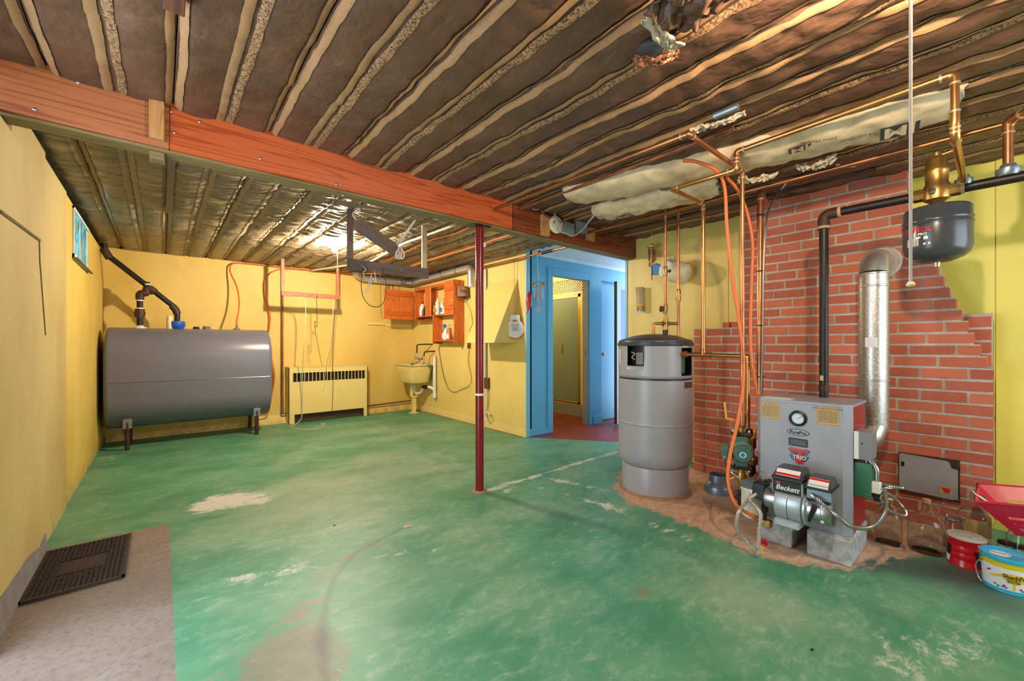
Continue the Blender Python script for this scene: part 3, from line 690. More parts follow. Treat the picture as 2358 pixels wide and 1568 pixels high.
MB().tube(rpath([(vx, tyc, 1.66), (vx, tyc, 1.735), (vx + .06, tyc, 1.735), (vx + .06, tyc, 1.80)], .03), .039, 18).ob('elbow', 'rust_iron', p2)
for z, r_ in ((1.50, .05), (1.535, .044), (1.47, .044)): MB().cyl((vx, tyc, z - .017), (vx, tyc, z + .017), r_, seg=8).ob('union', 'rust_iron', p2)
for z in (1.355, 1.56, 1.65, 1.84): MB().cyl((vx if z < 1.7 else vx + .06, tyc, z - .006), (vx if z < 1.7 else vx + .06, tyc, z + .006), .033, seg=18).ob('tape', 'white_print', p2)
MB().lathe((vx, tyc, tz1 - .006), [(.06, 0), (.06, .014), (.036, .018)], 20).ob('flange', 'white_plastic', p2)
# orange oil lines
def hose(name, pts, r, mt, label, cat='hose', group=None, n=8, seg=10):
    pts = [V((p.x, p.y, min(p.z, 2.262))) for p in map(V, pts)]
    return one(name, MB().tube(spline(pts, n), r, seg), mt, label, cat, group)
g0 = G(545, 757, Y=tyc)
la = [V((g0.x, tyc, tz1 + .02)), V((g0.x, tyc, tz1 + .10)), G(551, 700, Y=6.5), G(545, 660, Y=6.6), G(530, 625, Y=6.72), G(535, 608, Y=6.72), G(560, 603, Y=6.74), G(640, 602, Y=6.74), G(760, 611, Y=6.72), G(830, 617, Z=2.262), G(905, 592, Z=2.262), G(960, 567, Z=2.262), G(1000, 550, Z=2.262), G(1050, 537, Z=2.262), G(1105, 512, Z=2.262), V((2.2, 2.74, 2.262))]
la = [V((p.x, p.y, min(p.z, 2.262))) for p in la]
ha = thing('oil_supply_line', 'orange coated oil line rising from the top of the tank and crossing the ceiling', 'hose', (g0.x, tyc, tz1))
MB().tube(spline(la, 8), .0095, 10).ob('line', 'orange_hose', ha); MB().cyl((g0.x, tyc, tz1 + .005), (g0.x, tyc, tz1 + .06), .017, seg=6).cyl((g0.x, tyc, tz1 + .05), (g0.x, tyc, tz1 + .11), .011, seg=12).ob('fitting', 'brass', ha)
hose('oil_return_line', [G(592, 957, Y=6.70), G(616, 952, Y=6.72), G(622, 925, Y=6.72), G(632, 865, Y=6.74), G(618, 790, Y=6.74), G(622, 730, Y=6.74), G(611, 680, Y=6.74), G(613, 640, Y=6.74), G(640, 621, Y=6.74), G(690, 617, Y=6.74), G(780, 620, Y=6.73), G(900, 628, Z=2.255), G(960, 608, Z=2.26), G(1010, 592, Z=2.26), G(1100, 565, Z=2.26), G(1160, 545, Z=2.26), V((2.75, 2.76, 2.26))], .0095, 'orange_hose', 'orange coated oil line looping down the wall behind the tank')

# ---- boiler on its concrete blocks
bx0, bx1, by0, by1, bz0, bz1 = 2.75, 3.11, .512, .962, .136, .826
for y0, y1, lab in ((.505, .695, 'concrete block under the red side of the boiler'), (.768, .935, 'rust-streaked concrete block under the burner end of the boiler')):
    b_ = one('concrete_block', MB().box((2.70, y0, 0), (3.10, y1, bz0 - .001), .006), 'cinder_white', lab, 'block', 'blocks under the boiler', smooth=False)
bo = thing('boiler', 'grey and red oil-fired boiler with round gauge standing on concrete blocks', 'boiler', ((bx0 + bx1) / 2, (by0 + by1) / 2, bz0))
fp = [(bx0 + .02, by1), (bx0, by1 - .02), (bx0, by0 + .035), (bx0 + .035, by0)]
m = MB().prism([(fp[0][0], fp[0][1], bz0), (fp[1][0], fp[1][1], bz0), (fp[2][0], fp[2][1], bz0), (fp[3][0], fp[3][1], bz0), (bx0 + .05, by0, bz0), (bx0 + .05, by1, bz0)], (0, 0, bz1 - .012 - bz0)); m.ob('front_panel', 'boiler_grey', bo, smooth=False)
MB().box((bx0 + .05, by0 + .004, bz0), (bx1, by1 - .004, bz1 - .012)).ob('jacket', 'boiler_red', bo, smooth=False, label='red steel side jacket')
m = MB().prism([(fp[0][0], fp[0][1] + .002, bz1 - .012), (fp[1][0] - .003, fp[1][1], bz1 - .012), (fp[2][0] - .003, fp[2][1], bz1 - .012), (fp[3][0], fp[3][1] - .002, bz1 - .012), (bx1, by0 - .002, bz1 - .012), (bx1, by1 + .002, bz1 - .012)], (0, 0, .014)); m.ob('lid', 'boiler_grey', bo, smooth=False)
FX = bx0 - .0005
def f(px, py, dx=0.0): p = G(px, py, X=bx0); return V((bx0 - dx, p.y, p.z))
RV, UV = V((0, -1, 0)), V((0, 0, 1))
ga = thing('gauge', None, None, f(1838, 963)); ga.parent = bo; ga.location = wmat(bo).inverted() @ ga.location
gc = f(1838, 963); c_ = [(0, 0), (.041, 0), (.044, .004), (.043, .012), (.036, .016), (.031, .014), (.030, .003)]
MB().lathe(gc, c_, 36, (-1, 0, 0)).ob('bezel', 'black_plastic', ga)
MB().lathe(gc, [(0, .004), (.031, .004), (.031, .006), (0, .006)], 32, (-1, 0, 0)).ob('dial', 'dial_face', ga)
m = MB()
for k in range(11):
    an = math.radians(-140 + 28 * k); dv = V((0, -math.sin(an), math.cos(an))); p = gc + V((-.0068, 0, 0)); m.obox(p + dv * .025, dv * .003, dv.cross(V((1, 0, 0))) * .0006, (.0004, 0, 0))
m.obox(gc + V((-.0075, -.006, .004)), V((0, -.012, .008)), V((0, .0006, .0009)), (.0005, 0, 0)); m.ob('markings', 'black_print', ga, smooth=False)
pc = f(1838, 995.5); m = MB(); n = 36
def ell(c, a, b, dx, k=36): return [c + V((-dx, -a * math.cos(2 * PI * i / k), b * math.sin(2 * PI * i / k))) for i in range(k)]
np_ = MB().prism(ell(pc, .054, .019, 0), (-.003, 0, 0)).ob('nameplate', 'black_plastic', bo, smooth=False)
MB().prism(ell(pc, .050, .0155, .003), (-.001, 0, 0)).ob('plate_face', 'boiler_grey', np_, smooth=False)
text('lettering', 'PurePro', .024, 'black_print', bo, pc + V((-.0045, 0, -.001)), RV, UV, bold=.0008)
hc = f(1838, 1018.5)
MB().box((bx0 - .004, hc.y - .046, hc.z - .022), (bx0, hc.y + .046, hc.z + .022), .002).ob('handle_frame', 'black_plastic', bo, smooth=False)
m = MB(); y0, y1, z0, z1 = hc.y - .036, hc.y + .036, hc.z - .013, hc.z + .013; m._new([(bx0 - .0045, y0, z0), (bx0 - .0045, y1, z0), (bx0 - .0045, y1, z1), (bx0 - .0045, y0, z1), (bx0 - .0042, y0 + .008, z0 + .008), (bx0 - .0042, y1 - .008, z0 + .008), (bx0 - .0042, y1 - .008, z1), (bx0 - .0042, y0 + .008, z1)], [(0, 1, 5, 4), (1, 2, 6, 5), (3, 0, 4, 7)]); m._new([(bx0 - .0041, y0, z0), (bx0 - .0041, y1, z0), (bx0 - .0041, y1, z1), (bx0 - .0041, y0, z1)], [(0, 1, 2, 3)]); m.ob('handle_pull', 'dark_lid', bo, smooth=False)
# emblem
tc = f(1840, 1050); S = .105
def epoly(pts, dx, mt, name='emblem', th=.0008):
    MB().prism([tc + V((-dx, -x * S, z * S)) for x, z in pts], (-th, 0, 0)).ob(name, mt, bo, smooth=False)
epoly([(-.52, .34), (-.36, .30), (.34, .34), (.52, .36), (.33, .06), (.46, .02), (.30, -.24), (.12, -.28), (0, -.46), (-.10, -.28), (-.30, -.24), (-.44, .02), (-.30, .04)], .0004, 'black_print')
epoly([(-.44, .30), (-.34, .28), (.32, .31), (.44, .32), (.29, .08), (.40, .045), (.27, -.20), (.10, -.24), (0, -.40), (-.08, -.24), (-.27, -.20), (-.38, .045), (-.26, .07)], .0012, 'zinc')
epoly([(-.40, .28), (.40, .30), (.27, .08), (.37, .04), (.25, -.19), (.09, -.22), (0, -.36), (-.07, -.22), (-.25, -.19), (-.35, .04), (-.24, .08)], .0016, 'dark_lid')
epoly([(-.42, .44), (-.2, .38), (.2, .38), (.42, .42), (.34, .22), (.30, .25), (.12, .24), (.12, -.30), (.24, -.32), (.24, -.38), (-.18, -.38), (-.18, -.32), (-.08, -.30), (-.08, .24), (-.30, .23), (-.34, .20)], .0022, 'red_print')
text('lettering', 'TRIO', .031, 'white_print', bo, tc + V((-.0034, -.003, -.008)), RV, UV, bold=.0004, sx=.95)
# rating labels
for a, b, ti, nl in (((1752, 923), (1796, 966), 'PurePro Trio', 9), ((1880, 934), (1933, 982), 'INSTALLER INSTRUCTIONS', 11)):
    p = f(*a); q = f(*b); lb = MB().box((bx0 - .0008, q.y, q.z), (bx0, p.y, p.z)).ob('rating_label', 'label_tan', bo, smooth=False)
    wd = p.y - q.y; ht = p.z - q.z; ink = MB(); x_ = bx0 - .0011
    for k in range(nl):
        z = p.z - ht * (.24 + .68 * k / nl); rr = random.Random(k * 7 + nl)
        y = p.y - wd * .08
        while y > q.y + wd * .1:
            L = wd * rr.uniform(.04, .14); L = min(L, y - q.y - wd * .06); ink.box((x_, y - L, z - ht * .012), (x_ + .0003, y, z + ht * .012)); y -= L + wd * .03
    for za in (p.z - .002, q.z + .002): ink.box((x_, q.y + .002, za - .0004), (x_ + .0003, p.y - .002, za + .0004))
    for ya in (p.y - .002, q.y + .002): ink.box((x_, ya - .0004, q.z + .002), (x_ + .0003, ya + .0004, p.z - .002))
    ink.ob('print', 'label_ink', lb, smooth=False)
    text('lettering', ti, ht * .11, 'label_ink', lb, V((x_, (p.y + q.y) / 2, p.z - ht * .12)), RV, UV)
MB().box((bx0 + .01, by1 - .17, bz1 + .0022), (bx0 + .10, by1 - .02, bz1 + .003)).ob('paper_sheet', 'white_print', bo, smooth=False)
# grey control box and green relay on the red side
g1 = G(1966, 952, Y=by0 - .075); g2 = G(2012, 1016, Y=by0 - .075)
bxm = (g1.x + .0, g2.x)
cb = MB().box((2.80, by0 - .075, .545), (2.925, by0 + .003, .690), .004).ob('control_box', 'grey_box', bo, smooth=False)
MB().box((2.797, by0 - .073, .547), (2.8005, by0 - .022, .688)).ob('box_cover', 'grey_box', cb, smooth=False); MB().box((2.796, by0 - .022, .545), (2.8005, by0 - .002, .690)).ob('box_flange', 'white_paint', cb, smooth=False)
MB().ball((2.796, by0 - .035, .63), .004).ob('screw', 'black_plastic', cb)
gb = MB().box((2.815, by0 - .07, .345), (2.955, by0 + .003, .525), .004).ob('relay_box', 'green_box', bo, smooth=False)
for z in (.52,): MB().cyl((2.85, by0 - .045, .50), (2.85, by0 - .045, .545), .011, seg=12).ob('connector', 'steel', bo)
MB().tube(spline([(2.85, by0 - .05, .545), (2.845, by0 - .085, .50), (2.84, by0 - .088, .44)], 6), .011, 10).ob('connector_hose', 'steel', bo)
MB().box((2.82, by0 - .105, .375), (2.858, by0 - .068, .435), .004).ob('disconnect_plug', 'white_plastic', bo, smooth=False)
MB().cyl((2.838, by0 - .088, .375), (2.838, by0 - .088, .335), .018, .012, seg=12).ob('plug_collar', 'black_plastic', bo)
# ---- burner
bu = thing('burner', None, None, V((2.6, .76, .3))); bu.parent = bo; bu.location = wmat(bo).inverted() @ bu.location
Hc = G(1826, 1158, X=2.575); AX = V((0, 1, 0))
ax0 = G(1793, 1160, X=2.575).y; ax1 = G(1857, 1160, X=2.575).y; hz = Hc.z
MB().lathe((2.575, ax1, hz), [(0, 0), (.080, 0), (.092, .006), (.094, .02), (.094, (ax0 - ax1) - .02), (.09, ax0 - ax1 - .004), (.075, ax0 - ax1), (0, ax0 - ax1)], 40, (0, 1, 0)).box((2.60, ax1 + .012, hz - .075), (bx0, ax0 - .012, hz + .075), .006).ob('fan_housing', 'burner_grey', bu)
MB().lathe((2.575, (ax0 + ax1) / 2, hz), [(.0955, -.002), (.0965, 0), (.0955, .002)], 40, (0, 1, 0), cap=False).ob('housing_seam', 'zinc', bu)
MB().box((2.475, ax1 + .006, hz - .105), (2.60, ax0 - .006, hz - .070), .006).ob('housing_foot', 'burner_grey', bu, smooth=False)
MB().lathe((2.575, ax0, hz), [(0, 0), (.06, 0), (.062, .03), (.058, .055), (.03, .06), (0, .06)], 32, (0, 1, 0)).ob('air_band', 'steel', bu)
mx0 = ax1; mx1 = G(1919, 1172, X=2.575).y
MB().lathe((2.575, mx0 - .002, hz - .006), [(.088, 0), (.088, .010), (.074, .012), (.070, .016)], 40, (0, -1, 0)).ob('motor_flange', 'burner_grey', bu)
ml = mx0 - mx1
MB().lathe((2.575, mx0 - .012, hz - .006), [(0, 0), (.068, 0), (.068, ml * .55), (.066, ml * .57), (.066, ml * .86), (.060, ml * .95), (.02, ml * .98), (0, ml)], 36, (0, -1, 0)).ob('motor', 'steel', bu)
for an in (30, 150, 210, 330): MB().box((2.575 + .066 * math.cos(math.radians(an)) - .006, mx0 - .014 - ml * .66, hz - .006 + .066 * math.sin(math.radians(an)) - .006), (2.575 + .066 * math.cos(math.radians(an)) + .006, mx0 - .014 - ml * .53, hz - .006 + .066 * math.sin(math.radians(an)) + .006), .002).ob('motor_lug', 'white_plastic', bu, smooth=False)
MB().tube(spline([(2.50, mx0 - .05, hz + .045), (2.487, mx0 - .045, hz + .01), (2.50, mx0 - .03, hz - .045)], 6), .008, 8).ob('motor_strap', 'black_plastic', bu)
# ignition box with its nameplate, then the control
zt = hz + .060
MB().box((2.495, ax1 - .004, zt), (2.66, ax0 + .008, zt + .075), .004).ob('ignition_box', 'burner_grey', bu, smooth=False)
MB().box((2.4925, ax1 + .002, zt + .006), (2.495, ax0 + .002, zt + .07)).ob('plate', 'black_print', bu, smooth=False)
yc = (ax0 + ax1) / 2
text('lettering', 'Beckett', .036, 'white_print', bu, V((2.492, yc, zt + .034)), RV, UV, shear=.3, bold=.0006, sx=.95)
MB().box((2.4918, ax0 - .032, zt + .053), (2.4925, ax0 - .012, zt + .062)).ob('print', 'red_print', bu, smooth=False)
def cap_box(y0, y1, z0, h_, name, lab, xa=2.49, xb=2.66):
    o = MB().box((xa, y1, z0), (xb, y0, z0 + .022), .004).ob(name, 'black_plastic', bu, smooth=False)
    m = MB(); i = .014
    m._new([(xa + .006, y1 + .004, z0 + .022), (xa + .006, y0 - .004, z0 + .022), (xb - .01, y0 - .004, z0 + .022), (xb - .01, y1 + .004, z0 + .022), (xa + .045, y1 + i, z0 + h_), (xa + .045, y0 - i, z0 + h_), (xb - .02, y0 - i, z0 + h_), (xb - .02, y1 + i, z0 + h_)], [(0, 1, 2, 3), (4, 7, 6, 5), (0, 4, 5, 1), (1, 5, 6, 2), (2, 6, 7, 3), (3, 7, 4, 0)])
    m.ob('cover', 'dark_lid', o, smooth=False)
    n = V((-(h_ - .022), 0, .039)).normalized(); upv = V((.039, 0, h_ - .022)).normalized(); c = V((xa + .0255, (y0 + y1) / 2, z0 + .022 + (h_ - .022) / 2)) + n * .001
    L = (y0 - y1) / 2 - .016; hh = math.hypot(.039, h_ - .022) / 2 - .006
    MB().obox(c, (0, L, 0), upv * hh, n * .0005).ob('label', 'label_white', o, smooth=False)
    MB().obox(c + n * .0006 + upv * (hh * (.6 if lab else -.55)), (0, L, 0), upv * hh * .32, n * .0004).ob('print', 'red_print', o, smooth=False)
cap_box(ax0 + .008, ax1 - .004, zt + .070, .058, 'igniter', 0)
ky0 = ax1 - .012; ky1 = G(1913, 1110, X=2.5).y
MB().box((2.52, ky1, hz + .062), (2.64, ky0, hz + .125), .004).ob('junction_box', 'zinc', bu, smooth=False)
cap_box(ky0 + .004, ky1 - .004, hz + .115, .055, 'primary_control', 1, 2.50, 2.65)
MB().box((2.499, ky1 + .01, hz + .130), (2.5005, ky0 - .012, hz + .142)).ob('label', 'label_white', bu, smooth=False)
# oil pump on the far end of the burner
MB().box((2.545, ax0 + .055, hz - .02), (2.62, ax0 + .12, hz + .075), .008).ob('oil_pump', 'black_plastic', bu, smooth=False)
MB().tube(spline([(2.55, ax0 + .06, hz + .09), (2.53, ax0 + .03, hz + .105), (2.55, ax0 - .0, hz + .10)], 6), .009, 8).ob('pump_wire', 'black_plastic', bu)
MB().tube(spline([(2.58, ax0 + .08, hz + .075), (2.57, ax0 + .10, hz + .13), (2.56, ax0 + .05, hz + .13), (2.56, ax0 - .0, hz + .11)], 6), .003, 6).ob('fuel_tube', 'copper', bu)
MB().cyl((2.56, ax0 + .065, hz - .02), (2.56, ax0 + .065, hz - .13), .012, seg=10).cyl((2.56, ax0 + .065, hz - .05), (2.56, ax0 + .065, hz - .08), .017, seg=8).ob('pump_fitting', 'iron', bu)
MB().box((2.54, ax0 + .03, hz - .165), (2.59, ax0 + .065, hz - .125), .006).cyl((2.565, ax0 + .06, hz - .143), (2.565, ax0 + .125, hz - .130), .012, seg=10).ob('line_fitting', 'brass', bu)
def ridged(path, r, n=160, seg=8):                             # corrugated armour
    pts = spline(path, 40); L = [0]
    for a, b in zip(pts, pts[1:]): L.append(L[-1] + (b - a).length)
    out = []; j = 0
    for i in range(n + 1):
        s = L[-1] * i / n
        while j < len(L) - 2 and L[j + 1] < s: j += 1
        tt = (s - L[j]) / max(1e-9, L[j + 1] - L[j]); out.append(pts[j].lerp(pts[j + 1], tt))
    return MB().tube(out, [r * (1.0 if i % 2 else .72) for i in range(n + 1)], seg)
ridged([(2.515, ky0 - .02, hz + .085), (2.49, ky0 - .06, hz + .07), (2.50, G(1930, 1175, X=2.55).y, hz + .02), (2.58, G(1965, 1192, X=2.62).y, hz - .045), (2.70, .42, hz - .06), (2.80, .385, hz + .0), (2.835, .395, hz + .10), (2.838, by0 - .09, .345)], .011, 150).ob('armoured_conduit', 'steel', bu)
one('armoured_cable', ridged([(2.94, by0 - .05, .40), (2.93, by0 - .12, .40), (2.97, by0 - .17, .395), (3.0, by0 - .15, .38), (2.95, by0 - .09, .375), (2.88, by0 - .085, .36), (2.88, by0 - .13, .29), (2.94, by0 - .18, .26), (2.99, by0 - .175, .28), (2.97, by0 - .13, .34), (2.90, by0 - .085, .38)], .008, 170), 'steel', 'looped silver armoured cable hanging beside the green relay box', 'cable')
# ---- flue
fl_ = thing('flue_pipe', 'galvanized smoke pipe rising behind the boiler and bending into the chimney', 'pipe', (fx, fy, .62))
R6 = .077
MB().cyl((fx, fy, .92), (fx, fy, 1.60), R6, seg=40).ob('pipe', 'galvanized', fl_)
MB().cyl((fx, fy, .62), (fx, fy, .925), R6 * .985, seg=40).ob('pipe', 'galvanized', fl_)
for z in (.92, 1.52, 1.60): MB().lathe((fx, fy, z), [(R6, -.006), (R6 + .003, -.003), (R6 + .003, .003), (R6, .006)], 40, cap=False).ob('joint_bead', 'duct_metal', fl_)
cpt = [V((fx, fy, 1.585))]
for k in range(5):
    an = PI / 2 * k / 4; cpt.append(V((fx + .10 * (1 - math.cos(an)) , fy, 1.60 + .075 * math.sin(an) + .0)))
cpt += [V((CX_ + .01, fy, 1.665))]
MB().tube([(fx, fy, 1.60), (fx + .008, fy, 1.635), (fx + .035, fy, 1.67), (fx + .08, fy, 1.695), (fx + .13, fy, 1.70), (CX_ + .004, fy, 1.70)], R6, 40).ob('elbow', 'duct_metal', fl_)
MB().tube([(fx, fy, .63), (fx - .03, fy + .02, .56), (fx - .15, fy + .06, .52), (bx1 - .005, fy + .14, .50)], R6, 32).ob('elbow', 'galvanized', fl_)
MB().box((fx - R6 - .002, fy - .03, 1.13), (fx - R6 + .004, fy + .03, 1.19)).ob('label', 'label_white', fl_, smooth=False)
# ---- black iron riser and header with air separator
BXP, BYP = 3.06, .70
ip = thing('iron_header_pipe', 'black iron pipe rising from the boiler and turning along the brick chimney', 'pipe', (BXP, BYP, bz1))
rI = .0238; hz2 = 1.93
MB().cyl((BXP, BYP, bz1), (BXP, BYP, hz2 - .05), rI, seg=24).ob('pipe', 'iron', ip)
MB().cyl((BXP, BYP - .05, hz2), (BXP, .285, hz2), rI, seg=24).ob('pipe', 'iron', ip)
MB().cyl((BXP, .155, hz2), (BXP, -.9, hz2), rI, seg=24).ob('pipe', 'iron', ip)
MB().tube(rpath([(BXP, BYP, hz2 - .075), (BXP, BYP, hz2), (BXP, BYP - .075, hz2)], .05, 8), .031, 24).ob('elbow', 'rust_iron', ip)
for p, q in (((BXP, BYP, hz2 - .085), (BXP, BYP, hz2 - .07)), ((BXP, BYP - .07, hz2), (BXP, BYP - .085, hz2))): MB().cyl(p, q, .034, seg=24).ob('collar', 'cork', ip)
MB().cyl((BXP, BYP, .865), (BXP, BYP, .90), .027, seg=24).ob('coupling', 'rust_iron', ip)
MB().box((BXP - .026, BYP - .004, .93), (BXP - .0238, BYP + .014, .96)).ob('tag', 'label_tan', ip, smooth=False)
se = thing('air_separator', 'brass air separator above the hanging expansion tank', 'valve', (BXP, .222, hz2 - .06))
MB().lathe((BXP, .222, hz2), [(.02, -.07), (.03, -.05), (.05, -.035), (.056, 0), (.05, .035), (.043, .05), (.045, .10), (.047, .105), (.047, .12), (.043, .125), (.041, .17), (.03, .185), (.016, .19), (.016, .205), (0, .206)], 32).ob('body', 'brass', se)
for s in (-1, 1):
    MB().cyl((BXP, .222 + s * .045, hz2), (BXP, .222 + s * .085, hz2), .033, seg=8).ob('port', 'brass', se); MB().cyl((BXP, .222 + s * .083, hz2), (BXP, .222 + s * .098, hz2), .029, seg=20).ob('tape', 'cork', se)
MB().cyl((BXP, .205, hz2 + .19), (BXP, .15, hz2 + .20), .010, seg=10).cyl((BXP, .155, hz2 + .2), (BXP, .135, hz2 + .203), .006, seg=8).ob('vent_cap', 'brass', se)
MB().lathe((BXP - .056, .235, hz2), [(.016, 0), (.013, .003), (0, .004)], 12, (-1, .25, 0)).ob('badge', 'chrome', se)
et = thing('expansion_tank', 'dark grey expansion tank hanging from the brass air separator', 'tank', (BXP, .222, 1.545))
RT = .130
MB().lathe((BXP, .222, 0), [(0, 1.568), (.06, 1.575), (.10, 1.592), (.122, 1.615), (RT, 1.645), (RT, 1.755), (RT + .003, 1.758), (RT + .003, 1.764), (RT, 1.768), (RT, 1.780), (RT + .003, 1.784), (RT + .002, 1.79), (RT - .002, 1.795), (RT - .002, 1.838), (RT - .006, 1.846), (.118, 1.85), (.085, 1.858), (.03, 1.865), (0, 1.866)], 56).ob('shell', 'exp_tank', et)
MB().cyl((BXP, .222, 1.86), (BXP, .222, hz2 - .06), .014, seg=12).ob('nipple', 'steel', et)
MB().lathe((BXP, .222, 1.545), [(0, 0), (.012, .004), (.014, .02), (.014, .03)], 14).ob('valve_cap', 'chrome', et)
def cylbend(cx, cy, cz, r, phi0): return lambda x, y: V((cx + (r) * math.cos(phi0 + x / r), cy + r * math.sin(phi0 + x / r), cz + y))
fc = math.atan2(-.222, -BXP)                                     # the side that faces the room
text('lettering', 'EXTROL', .034, 'red_print', et, (0, 0, 0), RV, UV, bend=cylbend(BXP, .222, 1.728, RT + .0012, fc - .62), bold=.001, shear=.2)
text('lettering', 'PRO', .018, 'white_print', et, (0, 0, 0), RV, UV, bend=cylbend(BXP, .222, 1.705, RT + .0012, fc - .40), bold=.0004)
m = MB()
for r in range(7):
    for k in range(5):
        b_ = cylbend(BXP, .222, 1.688 - r * .006, RT + .0012, fc - .72); x0 = -.03 + k * .012; q = [b_(x0, -.0016), b_(x0 + .0085, -.0016), b_(x0 + .0085, .0016), b_(x0, .0016)]; m._new(q, [(0, 1, 2, 3)])
for k, (x0, z0) in enumerate(((.055, 1.685), (.05, 1.655), (.068, 1.655), (.02, 1.69), (.03, 1.69))):
    b_ = cylbend(BXP, .222, z0, RT + .0012, fc - .72); w_ = .008 if k == 0 else .0045; m._new([b_(x0 - w_, -w_), b_(x0 + w_, -w_), b_(x0 + w_, w_), b_(x0 - w_, w_)], [(0, 1, 2, 3)])
m.ob('print', 'white_print', et, smooth=False)

# ---- copper lines
def line(name, label, runs, r, mt='copper', loc=None, fit=True, elb=.035, cat='pipe', group=None):
    loc = loc or runs[0][0]; t_ = thing(name, label, cat, loc, group)
    for pts in runs:
        pts = [V(p) for p in pts]; MB().tube(rpath(pts, elb, 6), r, 14).ob('pipe', mt, t_)
        if fit:
            for i in range(1, len(pts) - 1):
                a, b, c = pts[i - 1], pts[i], pts[i + 1]; u = (a - b).normalized(); w_ = (c - b).normalized()
                if u.dot(w_) < -.97: continue
                k = elb * 1.15; MB().tube(rpath([b + u * k, b, b + w_ * k], elb, 6), r * 1.18, 14).ob('elbow', mt, t_)
                for d_ in (u, w_): MB().cyl(b + d_ * (k - .004), b + d_ * (k + .004), r * 1.26, seg=14).ob('solder_ring', 'solder', t_)
    return t_
r34, r1, r12 = .0111, .0143, .008
RX = 2.48
A_ = line('copper_supply_line', 'copper line running under the white wrapped insulation and dropping to the tank outlet', [
    [(BXP, .127, hz2 + .02), (BXP - .05, .127, hz2 + .035), (RX + .02, .128, 2.0), (RX, .128, 2.06), (RX, .128, 2.255), (RX, .974, 2.235), (RX, .974, 2.134), (RX, 1.36, 2.134), (2.906, 1.36, 2.134), (2.906, 1.36, 1.075)]], r34 * 1.25, 'copper_bright', (2.906, 1.36, 1.06))
MB().lathe((BXP, .127, hz2 + .012), [(.030, 0), (.034, .008), (.034, .03), (.022, .036), (.02, .05)], 16).ob('union', 'zinc', A_)
ht_ = (3.0, 1.79)
B_ = line('tank_outlet_pipe', 'horizontal copper pipe from the water heater to the boiler valves', [[(2.93, 1.56, 1.075), (2.906, 1.36, 1.075), (2.90, 1.067, 1.07), (2.90, 1.067, .60)]], r34 * 1.2, 'copper_bright', (2.9, 1.067, .6), elb=.03)
MB().cyl((2.915, 1.44, 1.075), (2.906, 1.30, 1.075), .018, seg=14).cyl((2.906, 1.36, 1.075), (2.906, 1.36, 1.12), .018, seg=14).ob('tee', 'copper', B_)
MB().cyl((2.93, 1.54, 1.075), (2.922, 1.49, 1.075), .023, seg=8).ob('union', 'copper', B_)
C_ = line('copper_return_line', 'copper line elbowing off the ceiling run and dropping to the circulator pump', [[(1.985, 2.55, 2.20), (1.994, 1.004, 2.19), (2.678, 1.016, 2.19), (2.678, 1.016, .66)]], r34 * 1.15, 'copper', (2.678, 1.016, .66))
D_ = line('copper_riser', 'thick copper riser beside the brick chimney with silver cable tied along it', [[(3.45, 1.14, 2.205), (3.21, 1.10, 2.215), (3.2, 1.10, .80)]], .020, 'copper', (3.2, 1.1, .8), elb=.045)
for y in (860, 985, 1238):
    z = HC - (y * .3316 + 500 - HOR) / FPX * 2.9 if False else None
for z in (2.05, 1.66, 1.28, .92): MB().lathe((3.2, 1.095, z), [(.024, -.003), (.026, 0), (.024, .003)], 16, cap=False).ob('cable_tie', 'black_plastic', D_)
E_ = line('heating_main', 'big copper heating main rising from the iron header beyond the expansion tank', [[(BXP, -.015, hz2 + .02), (BXP, -.015, 2.205), (BXP - .25, -.25, 2.215)]], .0178, 'copper', (BXP, -.015, hz2 + .02), elb=.05)
MB().lathe((BXP, -.015, hz2 + .014), [(.036, 0), (.042, .01), (.042, .034), (.03, .04), (.024, .055)], 18).ob('union', 'zinc', E_)
F_ = line('copper_water_main', 'long straight copper pipe running along the ceiling past the chimney top', [[(3.08, -1.5, 2.20), (3.08, 2.56, 2.20)]], .0135, 'copper', (3.08, 0, 2.2))
line('gas_pipe', 'dark iron pipe tight under the joists above the chimney', [[(3.34, .5, 2.222), (3.34, 2.56, 2.222)]], .012, 'rust_iron', (3.34, 1.5, 2.222), fit=False)
line('ceiling_water_pipe', 'thin copper pipe under the dark ceiling paper behind the white wrap', [[(2.26, 2.56, 2.262), (2.26, 1.2, 2.262), (2.26, .9, 2.265)]], r34, 'copper_old', (2.26, 1.8, 2.262), fit=False)
line('rusty_ceiling_pipe', 'rusty copper pipe under the ceiling beside the short insulation flap', [[(2.72, 2.56, 2.25), (2.72, 1.55, 2.25)]], .014, 'copper_old', (2.72, 2.0, 2.25), fit=False)
# ceiling pipes of the laundry side
H_ = line('laundry_ceiling_pipe', 'copper pipe along the laundry wall below the ceiling with a taped joint', [[(3.345, 6.6, 2.205), (3.345, 2.74, 2.195)]], .0125, 'copper', (3.345, 4.5, 2.2), fit=False)
MB().tube([(3.345, 3.42, 2.197), (3.345, 3.25, 2.197)], [.02, .016], 12).ob('tape', 'iron', H_); MB().ball((3.345, 3.47, 2.21), .022, seg=10, ring=6).ob('pipe_hanger', 'copper_old', H_)
MB().cyl((3.345, 2.98, 2.196), (3.345, 2.9, 2.196), .017, seg=14).ob('coupling', 'copper_old', H_)
line('white_drain_pipe', 'pale pipe running under the back ceiling beside the hanging frame', [[(1.72, 6.68, 2.25), tuple(G(852, 603, Z=2.25)), tuple(G(930, 560, Z=2.25)), tuple(G(1048, 518, Z=2.25))]], .012, 'cream_plastic', tuple(G(930, 560, Z=2.25)), fit=False, elb=.05)
line('thin_ceiling_pipe', 'thin dark pipe under the back ceiling nearest the laundry wall', [[(3.16, 6.5, 2.258), (3.16, 2.74, 2.258)]], .008, 'rust_iron', (3.16, 4.5, 2.258), fit=False)
